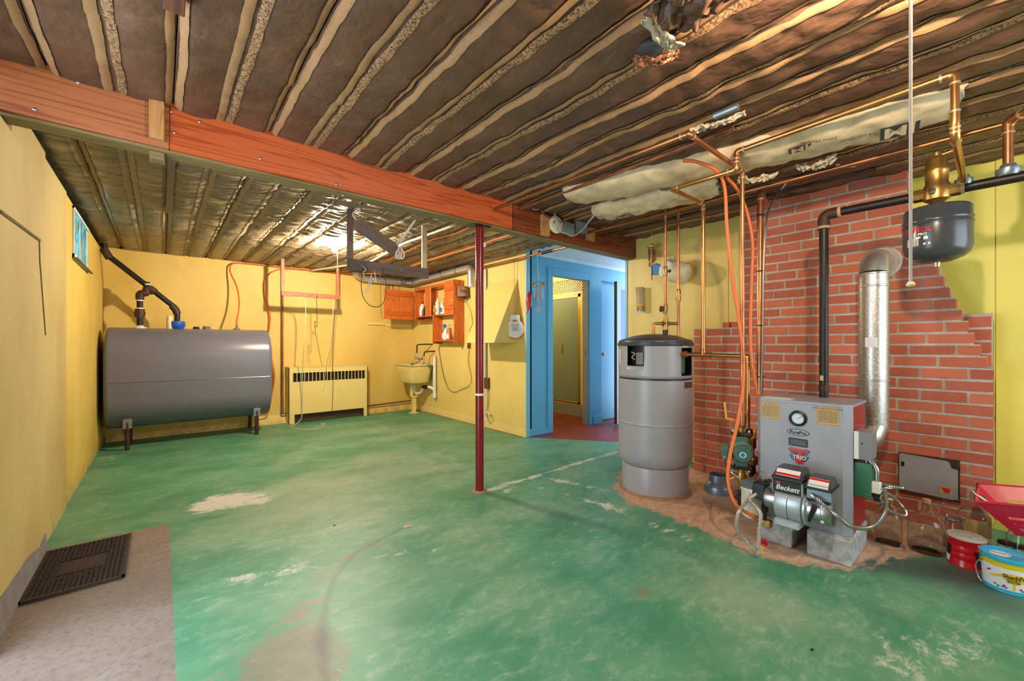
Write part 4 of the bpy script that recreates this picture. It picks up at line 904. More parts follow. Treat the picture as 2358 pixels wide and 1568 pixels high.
# baseboard and riser pipes of the convector
K_ = line('convector_riser', 'brown copper riser between the oil tank and the convector', [[(1.342, 6.735, 2.27), (1.342, 6.735, .15), (1.44, 6.735, .15)]], .0125, 'copper_old', (1.342, 6.735, .15), elb=.02)
MB().cyl((1.342, 6.735, .17), (1.342, 6.735, .23), .018, seg=8).ob('valve', 'zinc', K_)
line('baseboard_pipe', 'brown pipe low on the back wall between convector and sink', [[(2.56, 6.74, .13), (3.40, 6.735, .155)]], .0135, 'copper_old', (3, 6.74, .13), fit=False)

# ---- orange oil line of the boiler
hose('boiler_oil_line', [G(1574, 370, D=2.35), G(1605, 373, D=2.38), G(1648, 392, D=2.42), G(1668, 430, D=2.46), G(1674, 520, D=2.5), G(1684, 620, D=2.5), G(1702, 740, D=2.5), G(1712, 830, D=2.5), G(1710, 900, D=2.48), G(1698, 975, D=2.45), G(1680, 1055, D=2.42), G(1677, 1110, D=2.38), G(1695, 1162, D=2.34), G(1738, 1190, D=2.30), V((2.565, ax0 + .125, hz - .130))], .0095, 'orange_hose', 'orange hose curving down in front of the pipes to the burner')
hose('straight_oil_line', [G(1673, 408, D=2.55), G(1700, 440, D=2.6), G(1722, 495, D=2.66), G(1733, 560, D=2.66), G(1731, 640, D=2.66), G(1728, 760, D=2.66), G(1731, 830, D=2.66), G(1742, 900, D=2.68), G(1750, 980, D=2.74), G(1752, 1060, D=2.8)], .0095, 'orange_hose', 'orange hose running straight down behind the boiler corner')
one('silver_armoured_cable', ridged([G(1870, 362, D=2.9), G(1835, 392, D=2.92), G(1795, 440, D=2.94), G(1772, 480, D=2.9), G(1762, 540, D=2.88), G(1758, 640, D=2.88), G(1756, 800, D=2.88), G(1752, 910, D=2.88)], .008, 300, 6), 'steel', 'long silver armoured cable strapped to the thick copper riser', 'cable')
# ---- circulator, valves, filter
def body_at(px, py, d): return G(px, py, D=d)
pc_ = G(1708, 1040, D=2.58)
pm = thing('circulator_pump', 'green circulator pump between flanged pipes beside the boiler', 'pump', (pc_.x, pc_.y, pc_.z - .1))
fw = V((-.90, -.42, 0)).normalized()                              # the motor points into the room
sd = V((0, 0, 1)).cross(fw)
MB().lathe(pc_, [(0, -.03), (.062, -.03), (.066, -.02), (.066, .012), (.05, .018), (.05, .075), (.044, .085), (0, .086)], 32, fw).ob('motor', 'green_pump', pm)
MB().lathe(pc_ + fw * .0865, [(.0, 0), (.018, 0), (.018, .001), (0, .001)], 20, fw).ob('badge', 'white_print', pm)
MB().lathe(pc_ + fw * .0876, [(.0, 0), (.013, 0), (.013, .0006), (0, .0006)], 20, fw).ob('badge_mark', 'blue_plastic', pm)
MB().obox(pc_ + sd * (-.085) + fw * .02, fw * .03, sd * .03, V((0, 0, .035)), .004).ob('wiring_box', 'green_pump', pm, smooth=False)
MB().obox(pc_ + V((0, 0, .075)) - fw * .03, fw * .04, sd * .035, V((0, 0, .018)), .004).obox(pc_ + V((0, 0, -.075)) - fw * .03, fw * .04, sd * .035, V((0, 0, .018)), .004).ob('volute', 'green_pump', pm, smooth=False)
for s in (1, -1):
    z = pc_.z + s * .105; MB().obox((pc_.x - fw.x * .03, pc_.y - fw.y * .03, z), fw * .03, sd * .058, V((0, 0, .011)), .006).ob('flange', 'rust_iron', pm, smooth=False)
    for q in (-1, 1): MB().cyl(V((pc_.x, pc_.y, z - .025)) - fw * .03 + sd * .045 * q, V((pc_.x, pc_.y, z + .025)) - fw * .03 + sd * .045 * q, .008, seg=6).ob('bolt', 'steel', pm)
MB().tube(spline([pc_ + sd * (-.09) + fw * .04 + V((0, 0, -.02)), pc_ + sd * (-.10) + fw * .045 + V((0, 0, -.05)), G(1680, 1085, D=2.62), G(1718, 1110, D=2.58), G(1745, 1122, D=2.6)], 8), .008, 8).ob('wire_whip', 'steel', pm)
vb = pc_ - fw * .03
vs_ = thing('isolation_valve', 'brass ball valve with yellow lever above the pump', 'valve', (vb.x, vb.y, pc_.z + .12))
MB().cyl((vb.x, vb.y, pc_.z + .117), (vb.x, vb.y, .69), .016, seg=14).lathe((vb.x, vb.y, pc_.z + .19), [(.02, -.045), (.026, -.03), (.03, 0), (.026, .03), (.02, .045)], 16).ob('body', 'brass', vs_)
MB().tube([vb + V((-.03, .02, pc_.z * 0 + .0)) + V((0, 0, .19)), vb + V((-.05, .07, .20)), vb + V((-.05, .08, .30))], .007, 8).ob('lever', 'yellow_handle', vs_)
v2 = thing('drain_valve', 'brass elbow and drain valve below the pump', 'valve', (vb.x, vb.y, .12))
MB().cyl((vb.x, vb.y, pc_.z - .117), (vb.x, vb.y, .14), .018, seg=14).lathe((vb.x, vb.y, pc_.z - .17), [(.022, -.035), (.03, 0), (.022, .035)], 16).ob('body', 'brass', v2)
MB().tube(rpath([(vb.x, vb.y, .19), (vb.x, vb.y, .13), (2.95, .98, .13)], .03), .021, 14).ob('pipe', 'iron', v2)
MB().tube([vb + V((-.03, .03, -.17)), vb + V((-.05, .05, -.18)), vb + V((-.06, .055, -.23))], .006, 8).ob('lever', 'yellow_handle', v2)
p = G(1700, 1138, D=2.55); MB().lathe(p, [(0, 0), (.03, .002), (.033, .012), (.03, .024), (.012, .03), (.012, .06)], 20, (-.9, -.4, 0)).ob('cap', 'rust_iron', v2)
s2 = thing('supply_manifold', 'dark iron pipe and brass valve beside the boiler jacket', 'valve', (2.93, 1.03, .14))
MB().cyl((2.92, 1.035, .16), (2.90, 1.06, .60), .021, seg=16).ob('pipe', 'iron', s2); MB().lathe((2.906, 1.053, .52), [(.024, -.05), (.034, -.03), (.034, .03), (.024, .05)], 8).lathe((2.915, 1.045, .40), [(.024, -.03), (.04, -.012), (.04, .012), (.024, .03)], 8).ob('union', 'brass', s2)
MB().tube([(2.88, 1.03, .55), (2.85, 1.01, .56), (2.85, 1.0, .62)], .007, 8).ob('lever', 'yellow_handle', s2)
of = G(1730, 1195, D=2.42); of.z = 0
fi = thing('oil_filter', 'white oil filter canister with grey head beside the burner', 'filter', (of.x, of.y, .14))
MB().lathe((of.x, of.y, 0), [(0, .135), (.03, .138), (.048, .155), (.052, .18), (.052, .30), (.056, .305), (.056, .318), (.03, .32)], 28).ob('canister', 'white_plastic', fi)
MB().lathe((of.x, of.y, 0), [(.056, .318), (.058, .335), (.04, .352), (.02, .36), (0, .362)], 24).cyl((of.x - .05, of.y - .02, .345), (of.x + .05, of.y + .02, .345), .014, seg=10).ob('head', 'zinc', fi)
MB().cyl((of.x + .03, of.y + .01, .345), (2.95, 1.0, .345), .010, seg=10).ob('bracket_pipe', 'copper_old', fi)
b2 = of + V((-.03, -.02, .33))
def braided(name, pts, lab, par=None):
    pth = spline(pts, 14); return one(name, MB().tube(pth, [.0095 if i % 2 else .0088 for i in range(len(pth))], 8), 'braid', lab, 'hose')
braided('braided_fuel_hose', [b2, b2 + V((-.05, .0, -.05)), G(1702, 1178, D=2.28), G(1697, 1215, D=2.28), G(1720, 1248, D=2.28), G(1742, 1268, D=2.20)], 'pale braided hose sagging from the oil filter to the floor')
braided('braided_pump_hose', [(2.55, ax0 + .10, hz + .01), (2.53, ax0 + .125, hz - .03), G(1751, 1180, D=2.23), G(1748, 1225, D=2.20), G(1747, 1266, D=2.19)], 'speckled braided hose hanging straight down from the burner pump')
p = G(1757, 1255, Z=0.03)
rk = thing('valve_knob', 'small red round valve knob on the floor by the concrete block', 'knob', G(1758, 1252, Z=.0)); kk = G(1758, 1248, Z=.022)
MB().tube([kk + V((0, -.016 * math.cos(2 * PI * i / 16), .016 * math.sin(2 * PI * i / 16))) for i in range(16)], .007, 8, closed=True).cyl(kk + V((.006, 0, 0)), kk - V((.006, 0, 0)), .012, seg=14).ob('wheel', 'can_red', rk)
p = G(1753, 1266, Z=0); one('yellow_wire_nut', MB().lathe(p, [(.009, 0), (.008, .012), (.005, .024), (0, .026)], 8), 'yellow_handle', 'tiny yellow wire nut on the floor at the hose ends', 'wire nut')
gcn = G(1668, 1140, Z=0); gcn += V((.03, .06, 0))
one('duct_reducer', MB().lathe((gcn.x, gcn.y, 0), [(.095, 0), (.096, .05), (.094, .055), (.066, .085), (.064, .14), (.060, .14), (.061, .085), (.088, .052), (.09, .002)], 36, cap=False), 'zinc', 'short galvanized duct reducer sitting on the floor by the brickwork', 'duct')

# ---- water heater
hx, hy, hr = 3.0, 1.79, .28
wh = thing('water_heater', 'grey cylindrical water heater with dark domed lid on the floor', 'water heater', (hx, hy, 0))
MB().lathe((hx, hy, 0), [(.25, 0), (.25, .20), (.245, .215)], 56).ob('base', 'heater_grey', wh)
MB().lathe((hx, hy, 0), [(.272, 0), (.27, .012), (.252, .02)], 40).ob('rust_ring', 'rust_ring', wh)
MB().lathe((hx, hy, 0), [(.21, .205), (.245, .215), (.27, .25), (hr, .30), (hr, .32), (hr, .53), (hr, .535), (hr + .004, .54), (hr + .004, .548), (hr, .553), (hr, .56), (hr, .865), (hr, .875), (hr - .006, .882)], 64).ob('lower_shell', 'heater_grey', wh)
MB().lathe((hx, hy, 0), [(hr - .004, .878), (hr - .004, .894)], 56, cap=False).ob('gap_band', 'black_plastic', wh)
zu0, zu1 = .893, 1.150
wins = [(math.radians(164), math.radians(196), .985, 1.135), (math.radians(252), math.radians(285), .915, 1.12)]
def shell(r, zs, N=144):
    m = MB(); R = [[m.bm.verts.new((hx + r * math.cos(2 * PI * k / N), hy + r * math.sin(2 * PI * k / N), z)) for z in zs] for k in range(N)]
    for k in range(N):
        am = 2 * PI * (k + .5) / N
        for j in range(len(zs) - 1):
            zm = (zs[j] + zs[j + 1]) / 2
            if any(a < am < b and c < zm < d for a, b, c, d in wins): continue
            m.bm.faces.new((R[k][j], R[(k + 1) % N][j], R[(k + 1) % N][j + 1], R[k][j + 1]))
    return m
o = shell(hr, [zu0, .915, .95, .985, 1.05, 1.12, 1.135, zu1]).ob('upper_shell', 'heater_grey', wh); md = o.modifiers.new('s', 'SOLIDIFY'); md.thickness = .006; md.offset = -1
MB().lathe((hx, hy, 0), [(.225, .885), (.225, 1.14), (0, 1.145)], 48).ob('inner_tank', 'black_plastic', wh)
lid = MB().lathe((hx, hy, 0), [(hr + .004, 1.135), (hr + .007, 1.14), (hr + .007, 1.158), (hr - .002, 1.162), (hr - .004, 1.176), (hr - .03, 1.187), (.16, 1.215), (.08, 1.226), (0, 1.23)], 64).ob('lid', 'dark_lid', wh)
def onshell(px, z, dz_, dphi, mt, name):
    a0 = math.atan2(-hy, -hx) + math.asin(max(-1, min(1, (px - 1508) / 86))); m = MB(); m.grid(lambda u, v: V((hx + (hr + .0012) * math.cos(a0 + dphi * (u - .5)), hy + (hr + .0012) * math.sin(a0 + dphi * (u - .5)), z + dz_ * (v - .5))), 6, 1); return m.ob(name, mt, wh)
onshell(1582, .845, .045, .42, 'brown_door', 'rating_plate'); onshell(1573, 1.137, .02, .22, 'label_white', 'label'); onshell(1428, 1.07, .16, .10, 'label_white', 'label'); onshell(1428, 1.125, .03, .10, 'pail_yellow', 'warning_label'); 
MB().obox((hx + .235 * math.cos(3.22), hy + .235 * math.sin(3.22), 1.04), (.008, 0, 0), (0, .03, 0), (0, 0, .045)).ob('thermostat', 'zinc', wh, smooth=False)
MB().tube(spline([(hx - .245, hy + .02, 1.03), (hx - .27, hy + .03, 1.05), (hx - .262, hy + .01, 1.075), (hx - .27, hy + .035, 1.09)], 6), .003, 6).ob('wires', 'cord_white', wh)
MB().box((hx - .06, hy - .25, .93), (hx + .0, hy - .225, 1.08), .003).ob('relief_valve_plate', 'green_box', wh, smooth=False)
def D3(px, py, d): return G(px, py, D=d)
tA = D3(1505, 772, 3.25); tB = D3(1562, 772, 3.28); mv = D3(1532, 745, 3.265)
hp = thing('heater_piping', 'copper hot and cold pipes with mixing valve on top of the water heater', 'pipe', (mv.x, mv.y, 1.2))
tA2 = V((tA.x, tA.y, mv.z)); MB().tube(rpath([V((tA.x, tA.y, 1.19)), tA2, mv], .025), .0111, 14).ob('pipe', 'copper', hp)
MB().tube([V((mv.x, mv.y, mv.z + .03)), V((mv.x, mv.y, 2.245))], .0111, 14).ob('pipe', 'copper', hp)
MB().tube([V((tB.x, tB.y, 1.19)), V((tB.x, tB.y, 2.245))], .0111, 14).ob('pipe', 'copper', hp)
tb2 = V((tB.x, tB.y, mv.z)); MB().cyl(mv, tb2, .0111, seg=14).ob('pipe', 'copper', hp)
MB().cyl(mv - V((0, 0, .05)), mv + V((0, 0, .045)), .019, seg=16).cyl(mv.lerp(tb2, .28), mv.lerp(tA2, .28), .019, seg=8).cyl(mv + V((0, 0, .045)), mv + V((0, 0, .075)), .015, seg=8).ob('mixing_valve', 'brass', hp)
MB().cyl(mv - V((0, 0, .05)), mv - V((0, 0, .085)), .021, seg=20).ob('mixing_knob', 'black_plastic', hp)
q = mv + V((0, 0, .115)); MB().lathe(q, [(.014, -.04), (.018, -.02), (.018, .02), (.014, .04)], 12).cyl(q, q - (tb2 - mv).normalized() * .035, .009, seg=10).ob('gate_valve', 'brass', hp)
MB().lathe(q - (tb2 - mv).normalized() * .035, [(.024, -.004), (.026, 0), (.024, .004), (.0, .005)], 16, (tb2 - mv)).ob('handwheel', 'rust_iron', hp)
q = V((tB.x, tB.y, D3(1562, 680, 3.28).z)); MB().lathe(q, [(.016, -.05), (.02, -.03), (.02, .03), (.016, .05)], 10).ob('check_valve', 'brass', hp)
MB().tube([q + V((-.02, -.02, 0)), q + V((.03, -.035, .01)), q + V((.035, -.037, .09))], .005, 8).ob('lever', 'cream_plastic', hp)
q = V((mv.x, mv.y, D3(1534, 625, 3.265).z)); MB().lathe(q, [(.015, -.04), (.018, -.025), (.018, .025), (.015, .04)], 10).ob('ball_valve', 'brass', hp)
MB().ball(q + V((.01, -.03, 0)), .013, seg=10, ring=6).ob('valve_stem', 'rust_iron', hp)
# ---- convector cover
cv = thing('convector_cover', 'yellow metal convector cover with black grille against the back wall', 'radiator', (1.96, 6.7, 0))
c0, c1, cf, cb_, ct = 1.395, 2.535, 6.60, 6.775, .805
m = MB().box((c0, cf, .13), (c1, cf + .008, .60)); m.box((c0, cf, .73), (c1, cf + .008, ct)); m.box((c0, cf, .60), (c0 + .055, cf + .008, .73)); m.box((c1 - .04, cf, .60), (c1, cf + .008, .73))
m.box((c0, cf, 0), (c0 + .075, cf + .008, .13)); m.box((c1 - .06, cf, 0), (c1, cf + .008, .13))
m.box((c0, cf, 0), (c0 + .008, cb_, ct)); m.box((c1 - .008, cf, 0), (c1, cb_, ct)); m.ob('casing', 'yellow_trim', cv, smooth=False)
MB().box((c0 - .006, cf - .008, ct), (c1 + .006, cb_ + .01, ct + .012), .003).ob('top', 'yellow_trim', cv, smooth=False)
MB().box((c0 + .05, cf + .03, .60), (c1 - .04, cf + .034, .73)).ob('grille_screen', 'hole_dark', cv, smooth=False)
NS = 20
for k in range(NS + 1):
    x = c0 + .055 + (c1 - .095 - c0) * k / NS; MB().box((x - .004, cf, .60), (x + .004, cf + .01, .73)).ob('grille_bar', 'yellow_trim', cv, smooth=False)
MB().box((c0 + .07, cf + .06, .03), (c1 - .07, cf + .15, .14)).ob('element', 'rust_iron', cv, smooth=False)

# ---- hanging frames
def frame(name, lab, x0, x1, y, zt, zb, vm, hm, vm2, w_=.038, hb=.085):
    t_ = thing(name, lab, 'hanging frame', ((x0 + x1) / 2, y, zb))
    MB().box((x0 - w_ / 2, y, zb), (x0 + w_ / 2, y + .02, zt), .002).ob('upright', vm, t_, smooth=False); MB().box((x1 - w_ / 2, y, zb), (x1 + w_ / 2, y + .02, zt), .002).ob('upright', vm2, t_, smooth=False)
    MB().box((x0 - .02, y - .021, zb), (x1 + .03, y - .001, zb + hb), .002).ob('crossbar', hm, t_, smooth=False)
    for k in range(4):
        x = x0 + (x1 - x0) * (.12 + .26 * k); MB().lathe((x, y - .0205, zb + hb * .5), [(.005, 0), (.004, .002), (0, .003)], 8, (0, -1, 0)).ob('screw', 'steel', t_)
    return t_
frame('clothes_frame', 'reddish wooden hanging frame near the tank on the back ceiling', 1.235, 1.94, 6.18, 2.285, 1.79, 'red_wood_v', 'red_wood', 'red_wood_v', .04, .06)
frame('rope_frame', 'brown wooden hanging frame with one cream upright, under the bulb ceiling', 1.225, 1.925, 3.57, 2.285, 1.775, 'brown_wood_v', 'brown_wood', 'cream_wood', .05, .095)
# cords hung over the frames
def cord(name, pts, r, mt, lab, cat='cord', group=None, n=8): return one(name, MB().tube(spline(pts, n), r, 5), mt, lab, cat, group)
yf = 6.155
cord('laundry_rope', [G(690, 683, Y=yf + .0), G(702, 690, Y=yf - .01), G(704, 720, Y=yf), G(700, 790, Y=6.2), G(697, 850, Y=6.4), G(696, 930, Y=6.55), G(694, 962, Y=6.57), G(684, 975, Z=.012), G(670, 984, Z=.006), G(705, 989, Z=.005), G(735, 984, Z=.005), G(748, 975, Z=.006), G(738, 976, Z=.005)], .0055, 'cord_white', 'cream cord hanging over the convector and trailing on the floor')
cord('tangled_string', [G(768, 690, Y=yf - .01), G(766, 730, Y=yf), G(760, 800, Y=6.3), G(752, 840, Y=6.5), G(748, 870, Y=6.57), G(747, 890, Y=6.58), G(744, 900, Y=6.58)], .004, 'cord_white', 'thin beige string hanging from the red frame to the grille')
cord('knotted_string', [G(773, 690, Y=yf - .01), G(768, 760, Y=yf), G(766, 830, Y=6.4), G(767, 880, Y=6.57), G(766, 920, Y=6.58), G(764, 945, Y=6.58)], .004, 'cord_dark', 'knotted brown string hanging down the convector front')
for px, y0, y1 in ((729, 682, 750), (725, 740, 768)):
    p = G(px, y0, Y=yf); q = G(px + 1, y1, Y=yf); one('wire_hook', MB().tube(spline([p + V((.02, .0, -.02)), p, p.lerp(q, .5), q, q + V((-.025, 0, -.002)), q + V((-.028, 0, .03))], 6), .0035, 6), 'iron', 'bent dark wire hook hanging from the red frame' if px == 729 else 'second wire hook linked below the first', 'hook')
cord('brown_string', [G(727, 768, Y=yf), G(735, 810, Y=6.3), G(742, 842, Y=6.5)], .003, 'cord_dark', 'brown string tied below the wire hooks')
yr_ = 3.545
cord('looped_cord', [G(838, 610, Y=yr_), G(832, 650, Y=yr_), G(835, 680, Y=yr_), G(850, 702, Y=yr_), G(872, 706, Y=yr_), G(886, 690, Y=yr_), G(889, 660, Y=yr_), G(884, 632, Y=yr_), G(878, 615, Y=yr_)], .0035, 'cord_dark', 'brown cord hanging in a big loop from the brown frame')
cord('tangled_rope', [G(836, 612, Y=yr_), G(842, 622, Y=yr_ - .02), G(836, 630, Y=yr_), G(850, 650, Y=yr_), G(856, 632, Y=yr_), G(846, 662, Y=yr_), G(840, 675, Y=yr_), G(852, 660, Y=yr_), G(858, 640, Y=yr_), G(866, 650, Y=yr_), G(862, 625, Y=yr_)], .004, 'string_white', 'pale tangled cord knotted round the brown frame')
cord('hanging_cord', [G(876, 622, Y=yr_), G(876, 660, Y=yr_), G(877, 710, Y=yr_), G(880, 735, Y=yr_)], .003, 'copper_old', 'thin pinkish cord hanging straight past the wooden door')
# ---- board hung from the beam
hb_ = thing('hung_board', 'grey weathered board slung by cords from hooks under the beam', 'board', G(860, 540, Y=2.85))
p0 = G(818, 512, Y=2.80); p1 = G(912, 577, Y=2.95); dv = (p1 - p0).normalized(); nv = V((0, -1, 0)).cross(dv).normalized(); nn = dv.cross(nv)
MB().obox((p0 + p1) / 2, (p1 - p0) / 2, nv * .045, nn * .012, .003).ob('board', 'brown_wood', hb_, smooth=False)
h0 = V((p0.x - .02, 2.66, BZ0 - .015)); h1 = G(963, 487, Z=BZ0 - .016); h1.y = 2.665
for hk in (h0, h1): MB().tube([hk + V((0, 0, .01)), hk - V((0, 0, .03))] + [hk + V((.012 * math.sin(a), 0, -.042 + .012 * math.cos(a))) for a in (0, 1, 2, 3, 4, 5)], .0028, 6).ob('eye_hook', 'steel', hb_)
MB().tube(spline([h0 - V((0, 0, .05)), p0 + V((-.02, -.01, .05)), p0 + nv * .02], 6), .004, 6).tube(spline([h0 - V((0, 0, .05)), p0 + V((.03, .01, .04)), p0 + dv * .05 + nv * .045], 6), .004, 6).ob('sling', 'string_white', hb_)
MB().tube([h1 - V((0, 0, .05)), p1 + nv * .03], .0045, 6).tube([h1 - V((.004, 0, .05)), p1 + nv * .03 - dv * .02], .0035, 6).ob('sling', 'string_white', hb_)
rr = random.Random(3); m = MB()
for k in range(7):
    a = rr.uniform(0, 6.3); c = p1 + V((rr.uniform(-.02, .03), rr.uniform(-.02, .02), 0)); m.tube(spline([c + nv * .03, c + V((.03 * math.cos(a), -.02, -.02)), c + V((.02 * math.cos(a), -.01, -.06)), c + V((-.01, .01, -.03))], 5), .0045, 5)
m.ob('knot', 'string_white', hb_)
# ---- bulbs
def bulb(name, lab, c, glow, cat='light bulb'):
    t_ = thing(name, lab, cat, (c[0], c[1], 2.2)); c = V(c)
    MB().lathe(c, [(.05, .085), (.052, .07), (.03, .062), (.022, .03), (.02, .02)], 24).ob('lamp_holder', 'white_plastic', t_)
    MB().lathe(c, [(.013, .025), (.018, .015), (.028, -.01), (.030, -.03), (.024, -.05), (.012, -.06), (0, -.062)], 24).ob('bulb', glow, t_); return t_
b1 = bulb('ceiling_bulb', 'glowing bare bulb in a ceiling lamp holder over the laundry end', (1.455, 4.74, 2.215), 'bulb_glow')
MB().tube([(1.475, 4.715, 2.235), (1.478, 4.712, 1.95)], .003, 6).ob('pull_cord', 'cord_white', b1)
b2_ = bulb('cord_bulb', 'bare bulb with a long white pull cord near the boiler', (1.38, .12, 2.215), 'bulb_glow_front')
pc2 = G(2097, 500, D=1.0); pe = G(2097, 655, D=1.0)
MB().tube([(1.395, .14, 2.235), (pc2.x, pc2.y, 2.22), (pc2.x, pc2.y, pe.z)], .0035, 8).ob('pull_cord', 'string_white', b2_)
MB().lathe((pc2.x, pc2.y, pe.z - .006), [(0, 0), (.006, .001), (.009, .005), (.006, .012), (0, .014)], 12).ob('cord_knob', 'cream_plastic', b2_)
b3 = bulb('unseen_bath_bulb', 'unseen bulb added to light the bathroom beyond the blue doorway', (4.35, 5.2, 2.2), 'bulb_glow_bath')  # out of view, added to give the bathroom its warm light
# ---- dryer duct
dd = thing('dryer_duct', 'shiny dryer duct strapped under the ceiling round the laundry corner', 'duct', (3.3, 5.7, 2.15))
MB().tube(rpath([(2.30, 6.50, 2.265), (2.42, 6.62, 2.2), (3.22, 6.64, 2.2)], .10, 8), .05, 24).ob('duct', 'duct_metal', dd)
pth = rpath([(3.10, 6.64, 2.2), (3.31, 6.62, 2.2), (3.31, 6.40, 2.203)], .10, 12); MB().tube(pth, [.052 + (.004 if i % 2 else 0) for i in range(len(pth))], 24).ob('elbow', 'foil', dd)
MB().tube([(3.31, 6.42, 2.203), (3.31, 4.95, 2.222)], .05, 24).ob('duct', 'duct_metal', dd)
MB().tube(rpath([(3.31, 5.0, 2.222), (3.31, 4.80, 2.222), (3.31, 4.80, 1.945)], .08, 8), .051, 24).ob('duct', 'duct_metal', dd)
for y in (5.55, 5.15): MB().lathe((3.31, y, 2.2 + (6.4 - y) * .013), [(.052, -.006), (.053, 0), (.052, .006)], 24, (0, 1, 0), cap=False).ob('strap', 'iron', dd)
MB().obox((3.28, 5.62, 2.245), (.0, .05, -.06), (.008, 0, 0), (0, .012, .010)).ob('bracket', 'rust_iron', dd, smooth=False)
# thin conduits rising behind the wooden cabinet door
for k, x in enumerate((2.93, 2.97, 3.0, 3.05, 3.09, 3.15, 3.18)): one('wall_wire', MB().tube([(x, YB - .008, 2.03), (x - .01, YB - .008, 2.16), (x - .015, YB - .03, 2.27)], .006 if k < 4 else .004, 6), 'cord_dark' if k < 4 else 'copper_old', 'dark wire rising from behind the open cabinet door to the ceiling' if k < 4 else 'thin copper-coloured wire above the cabinet door hinge', 'wire', 'dark wires above the cabinet door' if k < 4 else 'thin wires above the cabinet hinge')
# ---- wooden wall cabinet
kb = thing('wall_cabinet', 'orange pine wall cabinet with open batten doors over the laundry sink', 'cabinet', (3.34, 5.8, 1.55))
fxx = 3.255; tk = .018
MB().box((fxx, 5.15, 1.15), (XA - .001, 5.15 + tk, 2.09), .003).ob('side_panel', 'pine_cabinet', kb, smooth=False)
MB().box((fxx + .0, 6.38, 1.545), (XA - .001, 6.38 + tk, 2.05), .003).ob('side_panel', 'pine_cabinet', kb, smooth=False)
MB().box((fxx + .0, 5.775, 1.15), (XA - .001, 5.775 + tk, 1.59), .003).ob('side_panel', 'pine_cabinet', kb, smooth=False)
for y0, y1, z in ((5.168, 6.38, 1.588), (5.168, 6.38, 2.03), (5.168, 5.775, 1.19)): MB().box((fxx + .006, y0, z), (XA - .001, y1, z + tk), .002).ob('shelf', 'pine_cabinet_h', kb, smooth=False)
MB().box((fxx - .004, 5.84, 1.588), (fxx + .014, 6.02, 2.06), .003).ob('centre_stile', 'pine_cabinet', kb, smooth=False)
MB().box((fxx + .03, 5.92, 1.606), (XA - .001, 5.938, 2.03)).ob('divider', 'pine_cabinet', kb, smooth=False)
MB().box((fxx + .09, 5.55, 1.606), (fxx + .11, 5.60, 2.03)).ob('back_stile', 'yellow_trim', kb, smooth=False)
MB().prism([(fxx - .002, 6.40, 2.03), (fxx - .002, 6.40, 2.075), (fxx - .002, 6.30, 2.085), (fxx - .002, 5.9, 2.075), (fxx - .002, 5.4, 2.075), (fxx - .002, 5.16, 2.095), (fxx - .002, 5.16, 2.03)], (.016, 0, 0)).ob('cornice', 'pine_cabinet_h', kb, smooth=False)
# right door, closed; left door swung right back over the back wall
dr = MB().box((fxx - .02, 5.152, 1.575), (fxx - .002, 5.40, 2.085), .003).ob('door', 'pine_cabinet', kb, smooth=False)
for z in (1.93, 1.66): MB().box((fxx - .036, 5.175, z), (fxx - .02, 5.385, z + .06), .003).ob('batten', 'pine_cabinet_h', dr, smooth=False)
MB().ball((fxx - .03, 5.17, 1.79), .011, seg=10, ring=6).ob('latch', 'white_plastic', dr)
for x0, x1 in ((2.735, 2.993), (2.999, 3.252)):
    dl = MB().box((x0, 6.41, 1.553), (x1, 6.43, 2.035), .003).ob('door_plank', 'pine_cabinet', kb, smooth=False)
for z in (1.62, 1.93): MB().box((2.765, 6.393, z), (3.225, 6.41, z + .062), .003).ob('batten', 'pine_cabinet_h', kb, smooth=False)
MB().box((fxx + .02, 6.0, 1.535), (XA - .001, 6.40, 1.545)).ob('lower_rail', 'pine_cabinet_h', kb, smooth=False)
# ledge rail on the back wall below the door
lr = one('wall_ledge', MB().box((2.62, YB - .03, 1.47), (2.90, YB - .001, 1.51), .002).box((2.90, YB - .02, 1.45), (3.41, YB - .001, 1.49), .002), 'yellow_trim', 'thin yellow wooden ledge on the back wall below the open cabinet door', 'ledge', smooth=False)
# bottles
def bottle(name, lab, c, prof, mt, cap, capm, cat='bottle', label=None, sy=1.0, rot=0, trig=False, spout=None):
    t_ = thing(name, lab, cat, c); c = V(c)
    m = MB(); m.lathe((0, 0, 0), prof, 20)
    for v in m.bm.verts: v.co = c + V((v.co.x * sy, v.co.y, v.co.z))
    m.ob('body', mt, t_)
    rt, zt_ = prof[-1]
    if trig:
        MB().cyl(c + V((0, 0, zt_ - .005)), c + V((0, 0, zt_ + .025)), .013, seg=14).ob('collar', capm, t_)
        MB().box(c + V((-.045, -.011, zt_ + .02)), c + V((.02, .011, zt_ + .05)), .006).box(c + V((-.035, -.006, zt_ - .02)), c + V((-.026, .006, zt_ + .025)), .002).ob('trigger', capm, t_, smooth=False)
    else: MB().lathe(c + V((0, 0, zt_ - .003)), cap, 16).ob('cap', capm, t_)
    if label: 
        r0 = max(r for r, z in prof) + .0008; mid = prof[len(prof) // 3][1]
        z0, z1 = label[0], label[1]; m = MB(); m.grid(lambda u, v: c + V((sy * r0 * math.cos(PI + (u - .5) * 1.9), r0 * math.sin(PI + (u - .5) * 1.9), z0 + (z1 - z0) * v)), 8, 1); m.ob('label', label[2], t_)
    return t_
jug = [(.035, 0), (.05, .006), (.052, .02), (.052, .12), (.046, .16), (.028, .195), (.018, .205), (.017, .215)]
slim = [(.028, 0), (.036, .005), (.037, .02), (.037, .13), (.030, .155), (.036, .18), (.022, .215), (.012, .225), (.012, .232)]
spr = [(.03, 0), (.04, .006), (.041, .02), (.041, .10), (.028, .135), (.022, .16), (.014, .175), (.013, .19)]
sml = [(.02, 0), (.024, .004), (.024, .08), (.012, .10), (.012, .11)]
